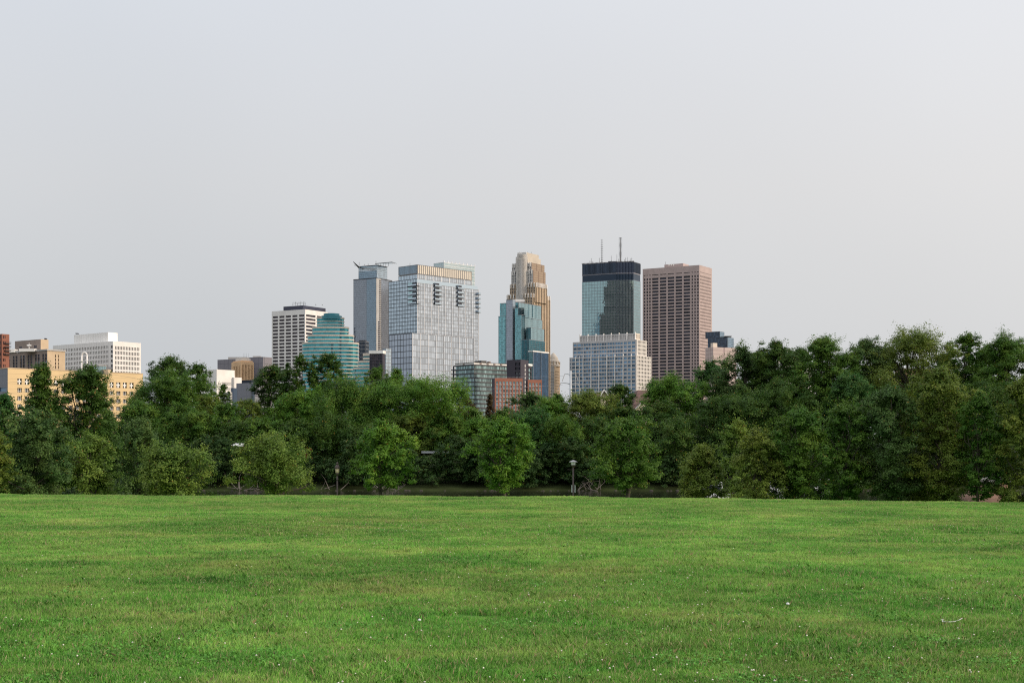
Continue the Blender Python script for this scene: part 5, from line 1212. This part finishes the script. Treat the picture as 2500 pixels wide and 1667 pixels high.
def kiosk():
    Y = 211; x = WX(590, Y); zb = float(far_z(x, Y)); z = lambda py: WZ(py, Y); X = lambda p: WX(p, Y)
    root = empty('wooden_kiosk', (x, Y, zb), 'orange timber lookout with a pale slanted roof among dark trees', 'kiosk')
    m = MB(); m.quad((X(566), Y - 1, z(1087.5)), (X(597), Y - 1, z(1088)), (X(592), Y + 2, z(1078.5)), (X(574), Y + 2, z(1079))); m.quad((X(566), Y - 1, z(1089)), (X(597), Y - 1, z(1089.5)), (X(597), Y - 1, z(1088)), (X(566), Y - 1, z(1087.5))); m.build('roof', 'boat_white', root)
    for p in (571, 593.5):
        m = MB(); m.box((X(p), Y, (z(1088) + zb) / 2), (.16, .16, z(1088) - zb), 0); m.build('post', 'wood_orange', root)
    m = MB()
    for k in range(9): m.box((X(571 + 2.8 * k), Y - .1, z(1106)), (.11, .08, 1.0), 0)
    m.box((X(582), Y - .1, z(1098.5)), (1.5, .12, .1), 0); m.box((X(582), Y - .1, z(1113)), (1.5, .12, .1), 0); m.build('railing', 'wood_orange', root)
    m = MB(); m.box((X(582), Y + .6, z(1114)), (1.7, 1.6, .15), 0); m.build('deck', 'wood_orange', root)
    root = empty('timber_fence', (X(753), Y, float(far_z(X(753), Y))), 'short run of upright orange boards right of the lantern side maple', 'fence')
    for k in range(6):
        m = MB(); m.box((X(745 + 3.1 * k), Y + .1 * (k % 2), (z(1094) + z(1124)) / 2), (.16, .05, z(1094) - z(1124)), 0); m.build('board', 'wood_orange', root)
    for y in (1100, 1117): m = MB(); m.box((X(753), Y + .2, z(y)), (1.3, .1, .14), 0); m.build('rail', 'wood_orange', root)
kiosk()
def pavilion():
    Y = 216; X = lambda p: WX(p, Y); z = lambda py: WZ(py, Y); zb = float(far_z(X(1080), Y))
    root = empty('white_canopy', (X(1080), Y, zb), 'long low white roof showing under the trees left of the tallest maple', 'shelter')
    m = MB(); m.prism([(X(1030), Y - 1), (X(1135), Y - 1), (X(1135), Y + 3), (X(1030), Y + 3)], z(1106), z(1101)); m.build('roof', 'galvanised', root)
    for p in (1035, 1068, 1100, 1130):
        m = MB(); m.box((X(p), Y + 1, (z(1106) + zb) / 2), (.2, .2, z(1106) - zb), 0); m.build('post', 'dark_trim', root)
pavilion()
def boats():
    for i, (px, py, L, Y, lab) in enumerate(((1905, 1196, 4.6, 160, 'white motor boat, left of two moored behind the orchard trunks'), (2012, 1184, 4.8, 165, 'larger white cabin boat moored behind the orchard trunks'), (1745, 1196, 4.2, 150, 'small white boat behind the leftmost crab apple'))):
        x = WX(px, Y); zb = -4.2; root = empty('moored_boat', (x, Y, zb), lab, 'boat', 'moored boats')
        m = MB(); n = 9; secs = []
        for k in range(n):
            t = k / (n - 1); hw = .9 * math.sin(math.pi * min(1, .35 + t * .65)) ** .6 if t < .98 else .06; xx = x - L / 2 + L * t; secs.append([(xx, Y - hw, zb + 1.0 + .3 * t), (xx, Y - hw * .7, zb), (xx, Y + hw * .7, zb), (xx, Y + hw, zb + 1.0 + .3 * t)])
        for a, b in zip(secs, secs[1:]):
            for j in range(3): m.quad(a[j], b[j], b[j + 1], a[j + 1])
            m.quad(a[0], a[3], b[3], b[0])
        m.poly(secs[0]); m.build('hull', 'boat_white', root)
        m = MB(); m.box((x - L * .05, Y, zb + 1.75), (L * .45, 1.3, 1.2), 0); m.box((x - L * .05, Y, zb + 2.42), (L * .5, 1.5, .12), 0); m.build('cabin', 'boat_white', root)
        m = MB(); m.box((x - L * .05, Y - .66, zb + 1.95), (L * .38, .04, .45), 0); m.build('cabin_window', 'dark_window', root)
        m = MB(); m.tube((x, Y, zb + 2.4), (x, Y, zb + 4.0), .04, .02, 5); m.build('mast', 'galvanised', root)
    Y = 175; x = WX(2405, Y); root = empty('bridge_pier', (x, Y, -4.9), 'reddish stone pier at the water glimpsed below the right crab apple', 'pier')
    m = MB(); m.prism(sring(x, Y, 3.1, 2.0, 3, 20), -4.9, WZ(1207, Y)); m.build('footing', 'stone_pier', root); m = MB(); m.prism(sring(x + .3, Y, 2.3, 1.5, 3, 20), WZ(1206.9, Y), WZ(1172, Y)); m.build('shaft', 'stone_pier', root)
    m = MB(); m.box((x + .3, Y, WZ(1170, Y)), (6, 3.4, .5), 0); m.build('cap', 'concrete', root)
boats()
def bank_bits():
    rng = random.Random(3)
    for i, (px, lab) in enumerate(((600, 'pale fallen branches on the bank left of the lantern side maple'), (940, 'grey driftwood tangle at the foot of the left conical maple'), (1440, 'bare grey branches right of the pagoda lamp cabinets'), (805, 'single bare branch reaching up left of the lantern post'))):
        Y = 204.8; x = WX(px, Y); root = None; m = MB(); z = float(far_z(x, 206)) - .2
        for k in range((14, 18, 12, 4)[i]):
            a = Vector((x + rng.uniform(-2, 2), Y + rng.uniform(-.4, 1), z + rng.uniform(0, .4))); b = a + Vector((rng.uniform(-2.2, 2.2), rng.uniform(-.4, .4), rng.uniform(.1, 1.9))); m.tube(a, b, .07, .02, 5); c = b + Vector((rng.uniform(-.8, .8), 0, rng.uniform(-.1, .8))); m.tube(b, c, .025, .01, 4)
        tag(m.build('fallen_branches', 'bark_pale', loc=(x, Y, z)), lab, 'branches', 'driftwood on the far shore')
    m = MB()
    for k in range(130):
        px = rng.uniform(-50, 2550); Y = 203.8 + rng.uniform(0, 1.4); x = WX(px, Y); r = rng.uniform(.08, .3); m.lathe((x, Y, -4.2), [(r, 0), (r * 1.05, r * .3), (r * .6, r * .7)], 6)
    tag(m.build('shore_stones', 'rock'), 'small stones strung along the far water line', None, None, 'stuff')
bank_bits()

# ------------------------------------------------------------------ grass
def grass():
    rngm = np.random.default_rng(77)
    def patch(name, n, hmin, hmax, wid, size=1.0, lean=.5, mat='turf_blades'):
        # blades gathered in loose tufts
        nt_ = n // 9; c = rngm.random((nt_, 2)) * size - size / 2; idx = rngm.integers(0, nt_, n)
        p = c[idx] + rngm.normal(size=(n, 2)) * .022 * size; h = rngm.uniform(hmin, hmax, n) * (.75 + .5 * rngm.random(nt_)[idx])
        th = rngm.uniform(0, 2 * np.pi, n); ld = rngm.uniform(0, 2 * np.pi, nt_)[idx] + rngm.normal(size=n) * .9; l = h * lean * rngm.random(n) ** .8
        d = np.stack([np.cos(th), np.sin(th), 0 * th], 1); q = np.stack([np.cos(ld), np.sin(ld), 0 * th], 1)
        B = np.stack([p[:, 0], p[:, 1], np.full(n, -.01)], 1); wv = d * (wid * rngm.uniform(.6, 1.3, n))[:, None]
        M1 = B + q * (l * .35)[:, None]; M1[:, 2] = h * .6; Tp = B + q * l[:, None]; Tp[:, 2] = h * (1 - .25 * (l / h))
        V = np.empty((n, 5, 3)); V[:, 0] = B - wv * .5; V[:, 1] = B + wv * .5; V[:, 2] = M1 + wv * .45; V[:, 3] = Tp; V[:, 4] = M1 - wv * .45
        me = bpy.data.meshes.new(name); me.vertices.add(n * 5); me.vertices.foreach_set('co', V.astype(np.float32).ravel()); me.loops.add(n * 5); me.loops.foreach_set('vertex_index', np.arange(n * 5, dtype=np.int32))
        me.polygons.add(n); me.polygons.foreach_set('loop_start', np.arange(0, n * 5, 5, dtype=np.int32)); me.polygons.foreach_set('loop_total', np.full(n, 5, dtype=np.int32)); me.update(calc_edges=True)
        me.materials.append(MATS[mat]); return bpy.data.objects.new(name, me)
    near_p = [patch('turf', 5200, .022, .060, .0048), patch('turf', 4600, .030, .078, .0052, lean=.8), patch('turf', 5600, .016, .045, .0045, lean=.9)]
    far_p = [patch('turf', 2300, .02, .06, .009, lean=.7), patch('turf', 2300, .018, .045, .009, lean=.9)]
    def scatter(name, label, objs, y0, y1, step, seed, jit=.15, smin=.9, smax=1.15):
        r = np.random.default_rng(seed); pts = []
        for y in np.arange(y0, y1, step):
            hw = .40 * y + 10
            for x in np.arange(-hw, hw, step):
                xx, yy = x + r.uniform(-jit, jit), y + r.uniform(-jit, jit)
                if yy < float(edge_y(xx)) + 7: pts.append((xx, yy))
        pts = np.array(pts); z = ground_z(pts[:, 0], pts[:, 1]); n = len(pts)
        me = bpy.data.meshes.new(name); me.from_pydata(np.column_stack([pts, z]).tolist(), [], [])
        a = me.attributes.new('rz', 'FLOAT', 'POINT'); a.data.foreach_set('value', r.uniform(0, 6.28, n).astype(np.float32))
        a = me.attributes.new('sc', 'FLOAT', 'POINT'); sn = np.sin(pts[:, 0] * 1.7 + 2 * np.sin(pts[:, 1] * .6)) * np.sin(pts[:, 1] * 1.3 + np.sin(pts[:, 0] * .8) * 1.5); a.data.foreach_set('value', (r.uniform(smin, smax, n) * (1 + .22 * sn)).astype(np.float32))
        a = me.attributes.new('ix', 'INT', 'POINT'); a.data.foreach_set('value', r.integers(0, len(objs), n).astype(np.int32))
        o = bpy.data.objects.new(name, me); COL.objects.link(o); tag(o, label, None, None, 'stuff')
        g = bpy.data.node_groups.new(name + '_nodes', 'GeometryNodeTree'); g.interface.new_socket('Geometry', in_out='INPUT', socket_type='NodeSocketGeometry'); g.interface.new_socket('Geometry', in_out='OUTPUT', socket_type='NodeSocketGeometry')
        gi = g.nodes.new('NodeGroupInput'); go = g.nodes.new('NodeGroupOutput'); ip = g.nodes.new('GeometryNodeInstanceOnPoints'); gg = g.nodes.new('GeometryNodeGeometryToInstance')
        for ob in objs:
            oi = g.nodes.new('GeometryNodeObjectInfo'); oi.inputs['Object'].default_value = ob; g.links.new(oi.outputs['Geometry'], gg.inputs[0])
        g.links.new(gi.outputs[0], ip.inputs['Points']); g.links.new(gg.outputs[0], ip.inputs['Instance']); ip.inputs['Pick Instance'].default_value = True
        def na(nm, ty):
            k = g.nodes.new('GeometryNodeInputNamedAttribute'); k.data_type = ty; k.inputs[0].default_value = nm; return k
        cx = g.nodes.new('ShaderNodeCombineXYZ'); r1 = na('rz', 'FLOAT'); g.links.new(r1.outputs[0], cx.inputs[2])
        e2r = g.nodes.new('FunctionNodeEulerToRotation'); g.links.new(cx.outputs[0], e2r.inputs[0]); g.links.new(e2r.outputs[0], ip.inputs['Rotation'])
        r2 = na('sc', 'FLOAT'); g.links.new(r2.outputs[0], ip.inputs['Scale']); r3 = na('ix', 'INT'); g.links.new(r3.outputs[0], ip.inputs['Instance Index'])
        g.links.new(ip.outputs[0], go.inputs[0]); md = o.modifiers.new('scatter', 'NODES'); md.node_group = g
        return o
    scatter('grass', 'short mown grass blades covering the near lawn', near_p, 5, 24, .78, 1)
    scatter('grass', 'short mown grass blades covering the lawn towards its crest', far_p, 24, 60, .82, 2)
    # white clover blooms in drifts
    r = np.random.default_rng(21); m = MB(); n = 0
    cents = [(r.uniform(-.36, .36), 9.3 + 26 * r.random() ** 1.5, r.uniform(.4, 1.6)) for _ in range(60)]
    while n < 520:
        if r.random() < .6: a, y, s = cents[r.integers(0, len(cents))]; x = a * y + r.normal() * s; y = y + r.normal() * s
        else: y = 9.2 + 26 * r.random() ** 1.3; x = r.uniform(-.37, .37) * y
        if y < 8.8: continue
        z = float(ground_z(x, y)); h = r.uniform(.035, .065); q = r.uniform(.0045, .008); m.lathe((x, y, z + h), [(q * .5, 0), (q, q * .6), (q * .9, q * 1.2), (q * .3, q * 1.7)], 6); n += 1
    tag(m.build('clover_blooms', 'clover_bloom'), 'tiny white clover flowers dotted over the near lawn', None, None, 'stuff')
    # broad clover and plantain leaves in darker tufts
    V = []
    for k in range(150):
        y = 9 + 22 * r.random() ** 1.4; x = r.uniform(-.38, .38) * y; s = r.uniform(.08, .28); nn = int(160 * s / .2)
        P = np.column_stack([x + r.normal(size=nn) * s, y + r.normal(size=nn) * s, np.zeros(nn)]); P[:, 2] = ground_z(P[:, 0], P[:, 1]) + r.uniform(.02, .06, nn); N = r.normal(size=(nn, 3)) * .45 + np.array([0, -.3, 1]); N /= np.linalg.norm(N, axis=1, keepdims=True)
        V.append(leaf_quads(P, N, r.uniform(.014, .034, nn), r, .7))
    tag(quads_object('clover_leaves', np.concatenate(V), 'clover_leaf'), 'dark broad clover leaves in tufts across the near lawn', None, None, 'stuff')
    # litter in the turf
    def at(px, py): Y = EYE * F / (py - HOR); return Vector((WX(px, Y), Y, float(ground_z(WX(px, Y), Y))))
    for pts, lab in (([(2322, 1429), (2330, 1426.5), (2337, 1423), (2341, 1420)], 'short bent white strip lying in the grass, farther of the two'), ([(2296, 1523), (2303, 1521), (2300, 1527), (2315, 1528), (2330, 1527), (2342, 1523), (2349, 1519)], 'curved white strip lying in the grass at lower right, nearer of the two')):
        P = [at(*p) + Vector((0, 0, .052)) for p in pts]; m = MB()
        for a, b in zip(P, P[1:]): m.tube(a, b, .0033, .0033, 6)
        tag(m.build('white_strip', 'plastic_white', loc=P[0]), lab, 'strip', 'white strips in the grass')
    for (px, py, rr, lab) in ((1923, 1478, .02, 'small pale crumpled scrap among clover at right'), (1024, 1516, .018, 'small pale scrap near the middle foreground')):
        p = at(px, py); m = MB(); m.lathe((p.x, p.y, p.z + .035), [(rr * .6, 0), (rr, rr * .4), (rr * .7, rr), (rr * .2, rr * 1.2)], 7); tag(m.build('paper_scrap', 'plastic_white', loc=p), lab, 'litter')
grass()
print('objects', len(bpy.data.objects), 'verts', sum(len(m.vertices) for m in bpy.data.meshes))
